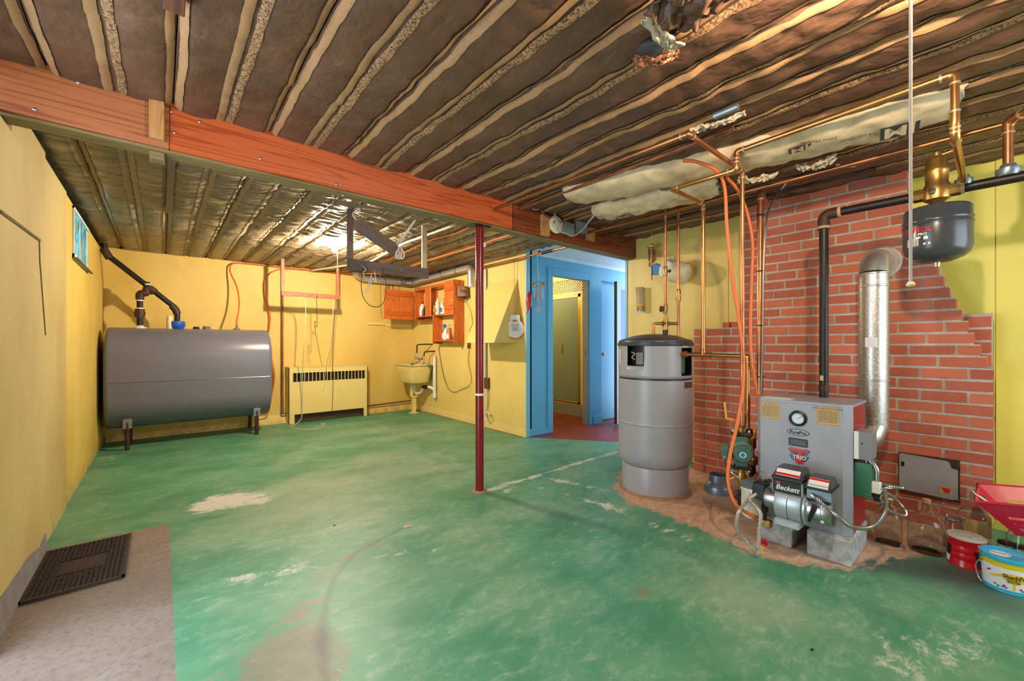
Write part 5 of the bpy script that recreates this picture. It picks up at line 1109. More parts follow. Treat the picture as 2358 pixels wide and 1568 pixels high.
cp = [(.016, 0), (.017, .004), (.017, .02), (.014, .024), (0, .025)]; cpn = [(.013, 0), (.013, .012), (.006, .018), (.005, .03), (0, .031)]
zS, zL = 1.607, 1.209
j = bottle('bleach_jug', 'white plastic jug with black cap in the cabinet bay beside the swung-back door', (3.32, 6.24, zS), jug, 'white_plastic', [(.02, 0), (.021, .02), (0, .022)], 'black_plastic', label=(.03, .10, 'label_white'))
MB().tube([V((3.31, 6.20, zS + .20)), V((3.30, 6.165, zS + .17)), V((3.30, 6.165, zS + .12)), V((3.31, 6.19, zS + .09))], .009, 8).ob('handle', 'white_plastic', j)
bottle('grey_tin', 'small dark tin in front of the white jug in the cabinet', (3.29, 6.14, zS), [(.024, 0), (.025, .004), (.025, .085), (.018, .1), (.01, .105)], 'exp_tank', cp, 'exp_tank', cat='tin')
bottle('white_squeeze_bottle', 'small white bottle beside the dark tin in the cabinet', (3.31, 6.07, zS), [(.022, 0), (.026, .004), (.026, .11), (.012, .145), (.011, .15)], 'white_plastic', cpn, 'white_plastic')
bottle('amber_bottle', 'slim amber bottle at the edge of the middle bay', (3.30, 5.81, zS), [(.016, 0), (.019, .004), (.019, .09), (.008, .12), (.008, .14)], 'brass', [(.009, 0), (.009, .015), (0, .016)], 'gold')
bottle('toilet_cleaner_bottle', 'tall white cleaner bottle in the middle bay of the cabinet', (3.30, 5.71, zS), slim, 'white_plastic', [(.015, 0), (.014, .015), (.007, .03), (0, .031)], 'label_white', label=(.03, .10, 'label_tan'))
bottle('cream_cleanser_bottle', 'white cleaner bottle with a blue oval label in the middle bay', (3.30, 5.56, zS), [(.03, 0), (.036, .006), (.037, .10), (.03, .14), (.014, .17), (.012, .19)], 'white_plastic', cpn, 'white_plastic', label=(.03, .10, 'blue_cap'))
bottle('red_spray_bottle', 'white spray bottle with a red trigger beside the closed batten door', (3.31, 5.47, zS), spr, 'white_plastic', cp, 'red_print', trig=True)
bottle('green_bottle', 'dark green bottle in the lower cabinet bay', (3.33, 5.56, zL), [(.025, 0), (.033, .006), (.034, .12), (.018, .16), (.012, .18), (.012, .20)], 'green_box', cp, 'brown_door', label=(.03, .11, 'label_white'))
bottle('blue_spray_bottle', 'white spray bottle with a blue trigger in the lower cabinet bay', (3.30, 5.47, zL), spr, 'white_plastic', cp, 'blue_plastic', trig=True, label=(.02, .09, 'label_white'))
bottle('orange_spray_bottle', 'orange and white spray bottle in the lower cabinet bay', (3.30, 5.37, zL), spr, 'orange_hose', cp, 'white_plastic', trig=True, label=(.02, .09, 'label_white'))
# ---- lamp with patterned shade on the cabinet side
lp = thing('wall_lamp', 'small lamp with dark patterned shade fixed to the cabinet side', 'lamp', (3.36, 5.06, 1.57))
lc = G(1066, 672, Y=5.06)
MB().lathe((lc.x, 5.06, lc.z), [(.085, -.075), (.070, .075), (.068, .075), (.083, -.075)], 28, cap=False).ob('lamp_shade', 'shade_fabric', lp)
MB().lathe((lc.x, 5.06, lc.z - .10), [(.02, 0), (.026, .01), (.014, .03), (.014, .09)], 14).ob('socket', 'brass', lp)
MB().tube(spline([(lc.x, 5.06, lc.z - .095), (lc.x + .0, 5.10, lc.z - .12), (lc.x, 5.148, lc.z - .10)], 6), .007, 8).ob('bracket', 'brass', lp)
cord('lamp_cord', [V((lc.x + .03, 5.06, lc.z - .10)), G(1083, 715, X=3.41), G(1088, 745, X=3.41), G(1082, 760, X=3.418), G(1085, 785, X=3.418)], .0035, 'cord_dark', 'lamp cord hanging from the wall lamp to the outlet')
ob_ = thing('wall_outlet', 'brown outlet box on the laundry wall beside the cabinet', 'outlet', G(1081, 793, X=XA))
p = G(1081, 793, X=XA); MB().box((XA - .012, p.y - .04, p.z - .06), (XA, p.y + .04, p.z + .06), .003).ob('plate', 'brown_door', ob_, smooth=False)
for s in (-1, 1): MB().box((XA - .014, p.y - .018, p.z + s * .028 - .015), (XA - .0118, p.y + .018, p.z + s * .028 + .015), .001).ob('socket', 'black_plastic', ob_, smooth=False)
cord('extension_lead', [G(1081, 802, X=3.415), G(1078, 830, X=3.41), G(1085, 870, X=3.41), G(1080, 888, X=3.41), G(1065, 895, X=3.41), G(1045, 903, X=3.41), G(1030, 890, X=3.41), G(1018, 850, X=3.41), G(1010, 800, X=3.415)], .004, 'cord_dark', 'brown cord sagging down the laundry wall from the outlet')
# ---- laundry sink
sk = thing('laundry_sink', 'yellowed enamel laundry sink on a single pedestal leg in the corner', 'sink', (3.2, 6.3, 0))
sx0, sx1, sy0, sy1, szt, szb = 2.975, 3.415, 5.98, 6.60, .815, .52
def rr_rect(x0, x1, y0, y1, r, n=6):
    out = []
    for cx_, cy_, a0 in ((x1 - r, y1 - r, 0), (x0 + r, y1 - r, PI / 2), (x0 + r, y0 + r, PI), (x1 - r, y0 + r, 1.5 * PI)):
        for k in range(n + 1): a = a0 + PI / 2 * k / n; out.append((cx_ + r * math.cos(a), cy_ + r * math.sin(a)))
    return out
def loft(m, secs):
    rs = [[m.bm.verts.new((x, y, z)) for x, y in s] for s, z in secs]
    for A, B in zip(rs, rs[1:]):
        n = len(A)
        for k in range(n): m.bm.faces.new((A[k], A[(k + 1) % n], B[(k + 1) % n], B[k]))
    return rs
m = MB(); I = lambda d, r: rr_rect(sx0 + d, sx1 - d, sy0 + d, sy1 - d, r)
rs = loft(m, [(I(.07, .08), szb), (I(.05, .08), szb + .03), (I(.022, .06), szt - .03), (I(.02, .05), szt - .012), (I(0, .03), szt - .01), (I(0, .03), szt), (I(.03, .04), szt), (I(.045, .05), szt - .02), (I(.07, .07), szb + .035), (I(.1, .07), szb + .02)])
m.bm.faces.new(rs[0][::-1]); m.bm.faces.new(rs[-1]); m.ob('basin', 'yellow_trim', sk)
m = MB(); loft(m, [(I(-.002, .03), szt - .004), (I(-.002, .03), szt + .003), (I(.03, .04), szt + .003)]); m.ob('rim', 'white_plastic', sk)
lx, ly = 3.21, 6.33
m = MB().box((lx - .028, ly - .03, 0), (lx + .028, ly + .03, .27), .003); m.box((lx - .045, ly - .05, .27), (lx + .045, ly + .05, .29), .003); m.ob('leg', 'yellow_trim', sk, smooth=False)
MB().box((lx - .045, ly - .05, .29), (lx - .037, ly + .05, szb)).box((lx + .037, ly - .05, .29), (lx + .045, ly + .05, szb)).ob('yoke', 'yellow_trim', sk, smooth=False)
m = MB().box((lx - .08, ly - .035, 0), (lx + .08, ly + .035, .012), .004); m.box((lx - .035, ly - .08, 0), (lx + .035, ly + .08, .012), .004); m.ob('foot', 'yellow_trim', sk, smooth=False)
# trap and stand pipe
dp = thing('drain_standpipe', 'white plastic trap and standpipe joining the laundry sink drain', 'pipe', (3.37, 5.95, .28))
MB().tube(rpath([(lx, ly - .02, szb + .01), (lx, ly - .02, .36), (lx + .03, ly - .09, .33), (lx + .06, ly - .14, .36), (lx + .08, ly - .18, .44), (lx + .13, 6.04, .45), (3.375, 6.0, .43), (3.385, 5.95, .38)], .04, 5), .024, 16).ob('trap', 'pvc', dp)
MB().cyl((lx + .075, ly - .165, .44), (lx + .12, 6.06, .45), .03, seg=16).ob('coupling', 'black_plastic', dp)
MB().tube(rpath([(3.385, 5.95, .30), (3.385, 5.95, .95)], .02), .026, 18).cyl((3.385, 5.95, .29), (3.385, 5.95, .37), .032, seg=18).ball((3.385, 5.95, .295), .032).ob('standpipe', 'pvc', dp)
fa = thing('sink_faucet', 'old chrome faucet on dark pipes over the laundry sink', 'faucet', (3.36, 6.12, .85))
MB().tube(rpath([(XA, 6.10, 1.145), (3.33, 6.12, 1.145), (3.20, 6.2, 1.14), (3.20, 6.2, 1.0)], .03), .011, 10).ob('pipe', 'iron', fa)
MB().tube(rpath([(XA, 6.02, 1.03), (3.36, 6.03, 1.03), (3.27, 6.08, 1.02), (3.26, 6.08, .93)], .03), .011, 10).ob('pipe', 'iron', fa)
MB().cyl((3.20, 6.2, .90), (3.20, 6.2, 1.0), .016, seg=12).cyl((3.26, 6.08, .88), (3.26, 6.08, .95), .016, seg=12).cyl((3.20, 6.2, .91), (3.26, 6.08, .90), .013, seg=12).tube(rpath([(3.23, 6.14, .90), (3.20, 6.12, .86), (3.13, 6.10, .85), (3.12, 6.10, .82)], .03), .010, 10).ob('spout', 'chrome', fa)
for q in ((3.17, 6.19, .93), (3.23, 6.07, .92)): MB().lathe(q, [(.02, 0), (.022, .006), (.018, .014), (0, .016)], 8, (-1, -.3, .2)).ob('tap_handle', 'chrome', fa)
for q, n_ in (((3.03, 6.03, szt + .004), 'on the front corner'), ((3.30, 5.97, szt - .03), 'on the side')): one('green_clip', MB().box((q[0] - .03, q[1] - .015, q[2]), (q[0] + .03, q[1] + .01, q[2] + .022), .004).box((q[0] - .012, q[1] - .02, q[2] - .03), (q[0] + .012, q[1] - .012, q[2] + .01), .002), 'green_clip', 'green plastic clip ' + n_ + ' of the laundry sink rim', 'clip', 'clips on the sink rim', smooth=False)
# ---- sloped hood on the laundry wall
hy0, hy1 = 3.945, 4.55
hd = thing('chute_hood', 'yellow sloping sheet hood fixed to the laundry wall behind the post', 'hood', (3.25, 4.2, 1.16))
MB().prism([(XA - .001, hy0, 1.165), (3.05, hy0, 1.165), (XA - .001, hy0, 1.975)], (0, hy1 - hy0, 0)).ob('hood', 'yellow_panel', hd, smooth=False)
# conduit, switch box and cord hook near the post
cs = thing('switch_box', 'brown switch box with conduit on the laundry wall by the hood', 'outlet', G(1124, 882, X=XA))
p = G(1124, 882, X=XA); MB().box((XA - .04, p.y - .045, p.z - .075), (XA, p.y + .045, p.z + .075), .003).ob('box', 'brown_door', cs, smooth=False)
MB().cyl((XA - .02, p.y + .02, p.z + .07), (XA - .02, p.y + .02, 2.18), .011, seg=12).ob('conduit', 'zinc', cs)
MB().tube(spline([(XA - .02, p.y, p.z - .07), (XA - .03, p.y - .03, p.z - .18), (XA - .02, p.y - .01, p.z - .30), (XA - .03, p.y, p.z - .38)], 8), .009, 8).ob('cable', 'cable_grey', cs)
p = G(1128, 955, X=XA); ck = thing('cord_hook', 'cream plastic cord bracket low on the laundry wall', 'bracket', (XA - .03, p.y, p.z - .06))
m = MB(); m.box((XA - .05, p.y + .05, p.z - .03), (XA, p.y + .07, p.z + .03), .004); m.tube([(XA - .03, p.y + .06, p.z), (XA - .05, p.y - .04, p.z + .05)], .010, 8).tube([(XA - .03, p.y + .06, p.z - .02), (XA - .06, p.y - .02, p.z - .07)], .010, 8).tube([(XA - .05, p.y - .04, p.z + .05), (XA - .06, p.y - .07, p.z), (XA - .06, p.y - .02, p.z - .07)], .010, 8); m.ob('bracket', 'cream_plastic', ck)
# ---- calendar wheel on strings
cw = thing('chart_wheel', 'round white cardboard chart with orange rim hanging on strings by the hood', 'chart', (3.36, 3.88, 1.2))
wc = G(1186, 757, Y=3.90); nrm = V((-wc.x, -wc.y, 0)).normalized()
MB().lathe(wc, [(0, 0), (.124, 0), (.124, .003), (0, .003)], 48, nrm).ob('rim', 'orange_hose', cw)
MB().lathe(wc + nrm * .003, [(0, 0), (.112, 0), (.112, .002), (0, .002)], 48, nrm).ob('disc', 'label_white', cw)
rt_ = V((0, 0, 1)).cross(nrm)
MB().obox(wc + nrm * .004 + V((0, 0, .125)), rt_ * .06, V((0, 0, .045)), nrm * .001).ob('card', 'label_white', cw, smooth=False)
MB().obox(wc + nrm * .0065 + V((0, 0, .10)), rt_ * .025, V((0, 0, .006)), nrm * .0006).ob('print', 'red_print', cw, smooth=False)
m = MB()
for k in range(6): m.obox(wc + nrm * .0056 + V((0, 0, .055 - k * .016)), rt_ * (.04 if k % 2 else .05), V((0, 0, .0022)), nrm * .0004)
m.ob('print', 'label_ink', cw, smooth=False); MB().lathe(wc + nrm * .005, [(.006, 0), (.005, .003), (0, .004)], 10, nrm).ob('rivet', 'black_plastic', cw)
MB().tube([wc + V((0, 0, .16)), V((3.345, 3.92, 2.2))], .0022, 5).tube([wc + V((0, 0, .16)) + rt_ * .02, V((3.345, 3.85, 2.2))], .0022, 5).ob('string', 'cord_dark', cw)
# ---- owl wind chime and cardinal by the blue corner
def P3(px, py, q): return G(px, py, Y=q)
oc = thing('owl_wind_chime', 'owl-eyed wind chime hanging in front of the blue wall', 'wind chime', P3(1240, 700, 3.5))
q = P3(1240, 658, 3.5); up_ = V((0, 0, 1)); nf = V((-q.x, -q.y, 0)).normalized(); rx = up_.cross(nf)
MB().tube([V((3.345, 3.5, 2.19)), q + V((0, 0, .045))], .002, 5).ob('string', 'string_white', oc)
MB().tube([q + rx * (-.055 * math.cos(a)) * -1 + V((0, 0, .05 * math.sin(a))) for a in [PI * k / 12 for k in range(13)]], .0025, 6).ob('ring', 'iron', oc)
for s in (-1, 1):
    MB().prism([q + rx * s * .075 + V((0, 0, .05)), q + rx * s * .065 + V((0, 0, .0)), q + rx * s * .035 + V((0, 0, -.02)), q + rx * s * .012 + V((0, 0, -.01)), q + rx * s * .02 + V((0, 0, .01))], nf * .003).ob('eye_plate', 'copper_old', oc, smooth=False)
    MB().lathe(q + rx * s * .04 + nf * .004, [(.014, 0), (.012, .002), (0, .003)], 14, nf).ob('eye', 'gold', oc)
for k, (dx_, L) in enumerate(((-.05, .11), (-.03, .13), (-.008, .16), (.018, .15), (.045, .12))): MB().cyl(q + rx * dx_ - V((0, 0, .03)), q + rx * dx_ - V((0, 0, .03 + L)), .006, seg=8).ob('chime_tube', 'copper_old' if k % 2 else 'zinc', oc)
MB().tube([q - V((0, 0, .02)), q - V((0, 0, .26))], .001, 4).ob('string', 'string_white', oc); MB().obox(q - V((0, 0, .28)), rx * .03, V((0, 0, .03)), nf * .003, .002).ob('sail', 'zinc', oc, smooth=False)
q = P3(1218, 694, 3.72); cdn = thing('cardinal_ornament', 'red glass cardinal ornament hanging at the blue corner', 'ornament', q - V((0, 0, .1)))
MB().tube([q + V((0, 0, .12)), q + V((0, 0, .1)), q + V((0, 0, .06)), q, q - V((0, 0, .05)), q - V((.015, 0, .10)), q - V((.035, 0, .15))], [.004, .016, .03, .038, .03, .012, .006], 14).ob('bird', 'bird_red', cdn)
MB().tube([q + V((0, 0, .12)), V((q.x, q.y, 2.1))], .0015, 4).ob('string', 'string_white', cdn)
# ---- shower enclosure in the bathroom
sh = thing('shower_enclosure', 'framed shower with green frosted door and white lattice above, beyond the blue doorway', 'shower', (5.1, 4.7, 0))
X5 = 5.05
MB().box((X5 - .02, 4.20, 0), (X5 + .08, 5.5, .19), .004).ob('curb', 'grey_curb', sh, smooth=False)
for y0, y1 in ((4.30, 4.355), (5.05, 5.10)): MB().box((X5, y0, .19), (X5 + .04, y1, 1.95), .003).ob('frame_post', 'gold', sh, smooth=False)
MB().box((X5, 4.30, 1.895), (X5 + .04, 5.05, 1.95), .003).ob('frame_rail', 'yellow_trim', sh, smooth=False); MB().box((X5, 4.30, .19), (X5 + .04, 5.05, .225), .003).ob('frame_rail', 'gold', sh, smooth=False)
MB().box((X5 - .006, 4.20, .19), (X5 + .05, 4.30, 1.95), .003).ob('frame_post', 'yellow_trim', sh, smooth=False)
MB().box((X5 + .014, 4.355, .225), (X5 + .022, 5.05, 1.895)).ob('glass_door', 'frosted_glass', sh, smooth=False)
MB().box((X5 - .01, 4.70, 1.0), (X5, 4.72, 1.16), .004).ob('handle', 'gold', sh, smooth=False)
MB().box((X5, 4.222, 1.95), (X5 + .03, 5.5, 1.985)).box((X5, 4.222, 2.19), (X5 + .03, 5.5, 2.3)).ob('lattice_rail', 'yellow_trim', sh, smooth=False)
n = 0; y = 4.222 - .205
while y < 5.2:
    for s in (1, -1):
        a = V((X5 + .012 + (.004 if s > 0 else 0), y, 1.985 if s > 0 else 2.19)); b = V((a.x, y + .205, 2.19 if s > 0 else 1.985))
        if a.y < 4.222: t0 = (4.222 - a.y) / .205; a = a.lerp(b, t0)
        if (b - a).length > .02:
            d_ = (b - a).normalized(); MB().obox((a + b) / 2, (b - a) / 2, V((.002, 0, 0)), V((0, -d_.z, d_.y)) * .0075).ob('lattice_slat', 'yellow_trim', sh, smooth=False)
    y += .046
# ---- rubber door mat with its raised grid
mt_ = thing('door_mat', 'black ribbed rubber door mat on the bare concrete by the left wall', 'mat', (-.31, 3.08, 0))
mx0, mx1, my0, my1 = -.485, -.136, 2.785, 3.38
MB().box((mx0, my0, .001), (mx1, my1, .008), .002).ob('backing', 'rubber_mat', mt_, smooth=False)
m = MB(); m.box((mx0, my0, .008), (mx1, my0 + .012, .016)); m.box((mx0, my1 - .012, .008), (mx1, my1, .016)); m.box((mx0, my0, .008), (mx0 + .012, my1, .016)); m.box((mx1 - .012, my0, .008), (mx1, my1, .016)); m.ob('border', 'rubber_mat', mt_, smooth=False)
m = MB(); nxm, nym = 18, 26
for i in range(nxm):
    for j in range(nym):
        x = mx0 + .018 + (mx1 - mx0 - .036) * i / (nxm - 1); y = my0 + .02 + (my1 - my0 - .04) * j / (nym - 1)
        if 2.98 < y < 3.17 and -.40 < x < -.22: continue
        m.box((x - .0062, y - .007, .008), (x + .0062, y + .007, .0155))
m.ob('studs', 'rubber_mat', mt_, smooth=False, kind='stuff')
MB().box((-.395, 2.99, .008), (-.225, 3.16, .013), .001).ob('name_panel', 'rubber_mat', mt_, smooth=False)
m = MB()
for k in range(8): m.box((-.385 + .02 * k, 3.0, .013), (-.377 + .02 * k, 3.15, .0155))
m.ob('ribs', 'rubber_mat', mt_, smooth=False)

# ---- glass jugs and jars by the chimney foot
def glass(name, lab, c, prof, th=.003, cat='jug', sx=1.0):
    t_ = thing(name, lab, cat, c); inner = [(max(r - th, 0), z if i else z + th) for i, (r, z) in enumerate(prof)]
    m = MB(); m.lathe(c, [(0, prof[0][1])] + prof + inner[::-1] + [(0, prof[0][1] + th * 1.5)], 40, cap=False); m.ob('glass', 'clear_glass', t_); return t_
j1 = (3.215, .428, 0)
t_ = thing('square_juice_jug', 'square shouldered clear glass jug with gold lid beside the boiler', 'jug', j1)
def sq(d, r): return [(j1[0] + x, j1[1] + y) for x, y in rr_rect(-.058 + d, .058 - d, -.058 + d, .058 - d, r, 5)]
def ring(R): return [(j1[0] + R * math.cos(a), j1[1] + R * math.sin(a)) for a in [PI / 2 * q + PI / 2 * k / 5 for q in range(4) for k in range(6)]]
m = MB(); sec = [(sq(.008, .03), 0.0), (sq(0, .03), .008), (sq(0, .03), .155), (sq(.006, .035), .18), (ring(.035), .215), (ring(.022), .228), (ring(.021), .245)]
ins = [(sq(.003, .028), .006), (sq(.003, .028), .155), (sq(.009, .032), .178), (ring(.032), .212), (ring(.019), .227), (ring(.018), .245)]
rs = loft(m, sec + ins[::-1]); m.bm.faces.new(rs[0][::-1]); m.bm.faces.new(rs[-1]); m.ob('glass', 'clear_glass', t_)
MB().lathe((j1[0], j1[1], .238), [(.025, 0), (.026, .003), (.026, .014), (.023, .017), (0, .017)], 24).ob('lid', 'gold', t_)
MB().lathe((j1[0], j1[1], .2554), [(0, 0), (.02, 0), (0, .0006)], 20).ob('lid_top', 'label_white', t_)
nj = V((-1, -.0, 0)); text('lettering', 'APPLE JUICE', .012, 'red_print', t_, (j1[0] - .0586, j1[1], .135), RV, UV, off=.0004)
text('lettering', 'ONE GALLON', .008, 'red_print', t_, (j1[0] - .0586, j1[1], .118), RV, UV, off=.0004)
prof2 = [(.062, 0), (.076, .006), (.079, .02), (.079, .125), (.077, .15), (.066, .18), (.045, .203), (.026, .217), (.021, .228), (.019, .262), (.021, .264), (.021, .27)]
j2 = V((3.25, .275, 0)); t2 = glass('cider_jug', 'large round clear glass cider jug with finger ring and cork', j2, prof2)
MB().lathe(j2 + V((0, 0, .258)), [(.0165, 0), (.0185, .03), (0, .031)], 18).ob('cork', 'cork', t2)
q = j2 + V((.012, -.034, .238)); MB().tube([q + V((.0 + .0, -.016 * math.cos(a), .016 * math.sin(a))) for a in [2 * PI * k / 18 for k in range(18)]], .0055, 10, closed=True).ob('finger_ring', 'clear_glass', t2)
prof3 = [(.06, 0), (.078, .006), (.082, .02), (.082, .12), (.076, .16), (.05, .20), (.024, .225), (.018, .25), (.018, .285)]
t3 = glass('carboy', 'tall glass bottle with a tapering neck behind the red coffee can', V((3.575, .105, 0)), prof3)
m = MB(); c = V((3.575, .105, .07)); m.grid(lambda u, v: c + V((.0835 * math.cos(PI + .1 + (u - .5) * 1.1), .0835 * math.sin(PI + .1 + (u - .5) * 1.1), .09 * v)), 8, 1); m.ob('label', 'label_tan', t3)
prof4 = [(.03, 0), (.042, .005), (.044, .02), (.044, .14), (.036, .158), (.036, .175)]
t4 = glass('bail_jar', 'small glass preserving jar with a wire bail between can and carboy', V((3.42, .175, 0)), prof4, cat='jar')
MB().lathe((3.42, .175, .172), [(.038, 0), (.038, .006), (.03, .014), (0, .015)], 24).ob('glass_lid', 'clear_glass', t4)
MB().tube([V((3.42, .175, .155)) + V((.037 * math.cos(a), .037 * math.sin(a), .03 * max(0, math.sin(a * 2)) * .4)) for a in [2 * PI * k / 24 for k in range(24)]], .002, 6, closed=True).ob('wire_bail', 'iron', t4)
for k, (px, py, h_, lab) in enumerate(((2318, 1247, .105, 'squat jar with rusty lid behind the blue-lidded pail'), (2352, 1256, .10, 'second rusty-lidded jar touching the first behind the pail'))):
    p = G(px, py, Z=h_); prof = [(.028, 0), (.034, .004), (.036, .015), (.036, h_ - .03), (.030, h_ - .018), (.030, h_ - .006)]
    tt_ = glass('lidded_jar', lab, V((p.x, p.y, 0)), prof, .0025, 'jar'); MB().lathe((p.x, p.y, h_ - .014), [(.032, 0), (.033, .002), (.033, .013), (.030, .015), (0, .0155)], 24).ob('lid', 'rust_iron', tt_)
# jars that carry the basket
for k, (x, y, lab) in enumerate(((3.36, -.06, 'tall glass jar under the red basket end beside the coffee can'), (3.42, -.26, 'tall glass jar under the red basket end away from the can'))):
    h_ = .205 if k == 0 else .225; prof = [(.04, 0), (.05, .005), (.052, .02), (.052, h_ - .04), (.042, h_ - .025), (.042, h_ - .006)]
    tt_ = glass('storage_jar', lab, V((x, y, 0)), prof, .003, 'jar'); MB().lathe((x, y, h_ - .016), [(.044, 0), (.045, .003), (.045, .013), (.042, .015), (0, .0155)], 24).ob('lid', 'zinc', tt_)
# ---- coffee can and peanut butter pail
cc = V((3.21, .125, 0)); rc = .070; hcn = .155
cn = thing('coffee_can', 'red coffee can with beige plastic lid on the floor', 'can', cc)
MB().lathe(cc, [(rc - .002, 0), (rc + .0015, .002), (rc + .0015, .006), (rc, .008), (rc, .035), (rc - .0008, .037), (rc, .039), (rc, .07), (rc - .0008, .072), (rc, .074), (rc, .105), (rc - .0008, .107), (rc, .109), (rc, .14), (rc + .0015, .142), (rc + .0015, .146)], 56).ob('can', 'can_red', cn)
MB().lathe(cc, [(rc + .003, .141), (rc + .003, .15), (rc - .002, .1535), (rc - .008, .152), (rc - .02, .152), (rc - .022, .153), (.012, .153), (.01, .152), (0, .152)], 48).ob('lid', 'can_lid', cn)
fc2 = math.atan2(-cc.y, -cc.x)
def cbend(c, r, z, ph): return lambda x, y: V((c.x + r * math.cos(ph + x / r), c.y + r * math.sin(ph + x / r), z + y))
def patch(c, r, ph, pts, mt, name, par, n=8):
    b_ = cbend(c, r, 0, ph); m = MB()
    m.grid(lambda u, v: b_((pts[0][0] + (pts[1][0] - pts[0][0]) * u) * (1 - v) + (pts[3][0] + (pts[2][0] - pts[3][0]) * u) * v, pts[0][1] * (1 - v) + pts[3][1] * v), n, 4); return m.ob(name, mt, par)
text('lettering', 'PERCOLATOR', .0125, 'white_print', cn, (0, 0, 0), RV, UV, bend=cbend(cc, rc + .0009, .125, fc2 + .62), bold=.0006, align='LEFT')
text('lettering', 'TWO POUND', .006, 'white_print', cn, (0, 0, 0), RV, UV, bend=cbend(cc, rc + .0009, .134, fc2 + .80), align='LEFT')
text('lettering', 'GRIND', .010, 'white_print', cn, (0, 0, 0), RV, UV, bend=cbend(cc, rc + .0009, .128, fc2 - 1.25))
patch(cc, rc + .0008, fc2 + .95, [(-.022, .006), (.04, .006), (.04, .095), (-.04, .095)], 'can_dark', 'panel', cn); 
text('lettering', 'Coffee', .026, 'white_print', cn, (0, 0, 0), RV, UV, bend=cbend(cc, rc + .0016, .062, fc2 + 1.12), shear=.3)
patch(cc, rc + .0008, fc2 - 1.15, [(-.03, .05), (.018, .05), (.022, .10), (-.03, .10)], 'can_dark', 'panel', cn); patch(cc, rc + .0008, fc2 - 1.2, [(-.02, .012), (.012, .012), (.02, .045), (-.02, .045)], 'label_white', 'print', cn)
pl = V((3.05, -.012, 0)); rp = .085
pa = thing('peanut_butter_pail', 'white and yellow peanut butter pail with a bright blue lid', 'pail', pl)
R_ = lambda z: .078 + .007 * z / .15
MB().lathe(pl, [(R_(0) - .002, 0), (R_(0) + .0015, .002), (R_(0), .006), (R_(.018), .018)], 56).ob('foot_band', 'pail_blue', pa)
MB().lathe(pl, [(R_(.018), .018), (R_(.12), .12)], 56, cap=False).ob('wall', 'pail_white', pa)
MB().lathe(pl, [(R_(.12) + .0004, .116), (R_(.14) + .0004, .14), (R_(.14) + .003, .142), (R_(.14) + .003, .147)], 56, cap=False).ob('top_band', 'pail_yellow', pa)
MB().lathe(pl, [(R_(.15) + .004, .142), (R_(.15) + .005, .146), (R_(.15) + .004, .158), (R_(.15), .161), (.07, .159), (.066, .157), (0, .157)], 56).ob('lid', 'pail_blue', pa)
MB().lathe(pl + V((-.012, .022, .1572)), [(0, 0), (.034, 0), (0, .0004)], 32).ob('lid_print', 'label_white', pa)
text('lettering', "Shedd's", .020, 'pail_blue', pa, pl + V((-.012, .022, .158)), RV, V((1, 0, 0)), bold=.0005)
text('lettering', 'HOMOGENIZED\nPEANUT BUTTER', .013, 'label_white', pa, pl + V((.012, -.030, .158)), RV, V((1, 0, 0)))
fc3 = math.atan2(-pl.y, -pl.x) ; rz = rp - .0035
def pb(x, z, d=.0012): a = fc3 + .25 + x / .082; r = R_(z) + d; return V((pl.x + r * math.cos(a), pl.y + r * math.sin(a), z))
def pshape(pts, mt, name='print', d=.001):
    m = MB(); cx_ = sum(p[0] for p in pts) / len(pts); cz_ = sum(p[1] for p in pts) / len(pts)
    vs = [m.bm.verts.new(pb(x, z, d)) for x, z in pts]; mid = [m.bm.verts.new(pb((x + cx_) / 2, (z + cz_) / 2, d)) for x, z in pts]; c = m.bm.verts.new(pb(cx_, cz_, d)); n = len(pts)
    for k in range(n):
        k2 = (k + 1) % n; m.bm.faces.new((vs[k], vs[k2], mid[k2], mid[k])); m.bm.faces.new((mid[k], mid[k2], c))
    return m.ob(name, mt, pa)
pshape([(-.038, .088), (-.02, .094), (.0, .096), (.02, .095), (.04, .088), (.042, .078), (.03, .06), (.01, .052), (-.012, .053), (-.03, .065)], 'pail_yellow')
pshape([(-.004, .054), (.006, .054), (.004, .022), (-.002, .022)], 'pail_yellow')
pshape([(-.038, .088), (-.055, .078), (-.075, .07), (-.078, .064), (-.06, .066), (-.034, .076)], 'pail_yellow')
for x, z, mt in ((-.03, .035, 'red_print'), (-.035, .028, 'blue_plastic'), (-.024, .027, 'blue_plastic'), (.022, .032, 'red_print'), (.028, .025, 'green_clip'), (-.06, .032, 'green_clip'), (-.05, .026, 'green_clip'), (-.078, .09, 'red_print'), (-.086, .085, 'blue_plastic')):
    pshape([(x - .006, z), (x, z - .004), (x + .007, z), (x + .001, z + .006)], mt)
bb = lambda z0, s=1: (lambda x, y: pb(x, z0 + y, .002))
text('lettering', "Shedd's", .023, 'brown_door', pa, (0, 0, 0), RV, UV, bend=bb(.082), bold=.0008)
text('lettering', 'PEANUT', .0115, 'brown_door', pa, (0, 0, 0), RV, UV, bend=bb(.068), bold=.0003); text('lettering', 'BUTTER', .0115, 'brown_door', pa, (0, 0, 0), RV, UV, bend=bb(.058), bold=.0003)
sd3 = V((math.cos(fc3 - 1.25), math.sin(fc3 - 1.25), 0)); q = pl + sd3 * (R_(.12) + .004)
MB().tube(spline([q + V((0, 0, .118)), q + sd3 * .012 + V((0, .004, .08)), q + sd3 * .010 + V((-.01, 0, .04)), q + sd3 * .002 + V((-.03, -.005, .018))], 8), .0022, 6).lathe(q + V((0, 0, .122)), [(.012, 0), (.01, .003), (0, .004)], 14, sd3).ob('bail_handle', 'steel', pa)
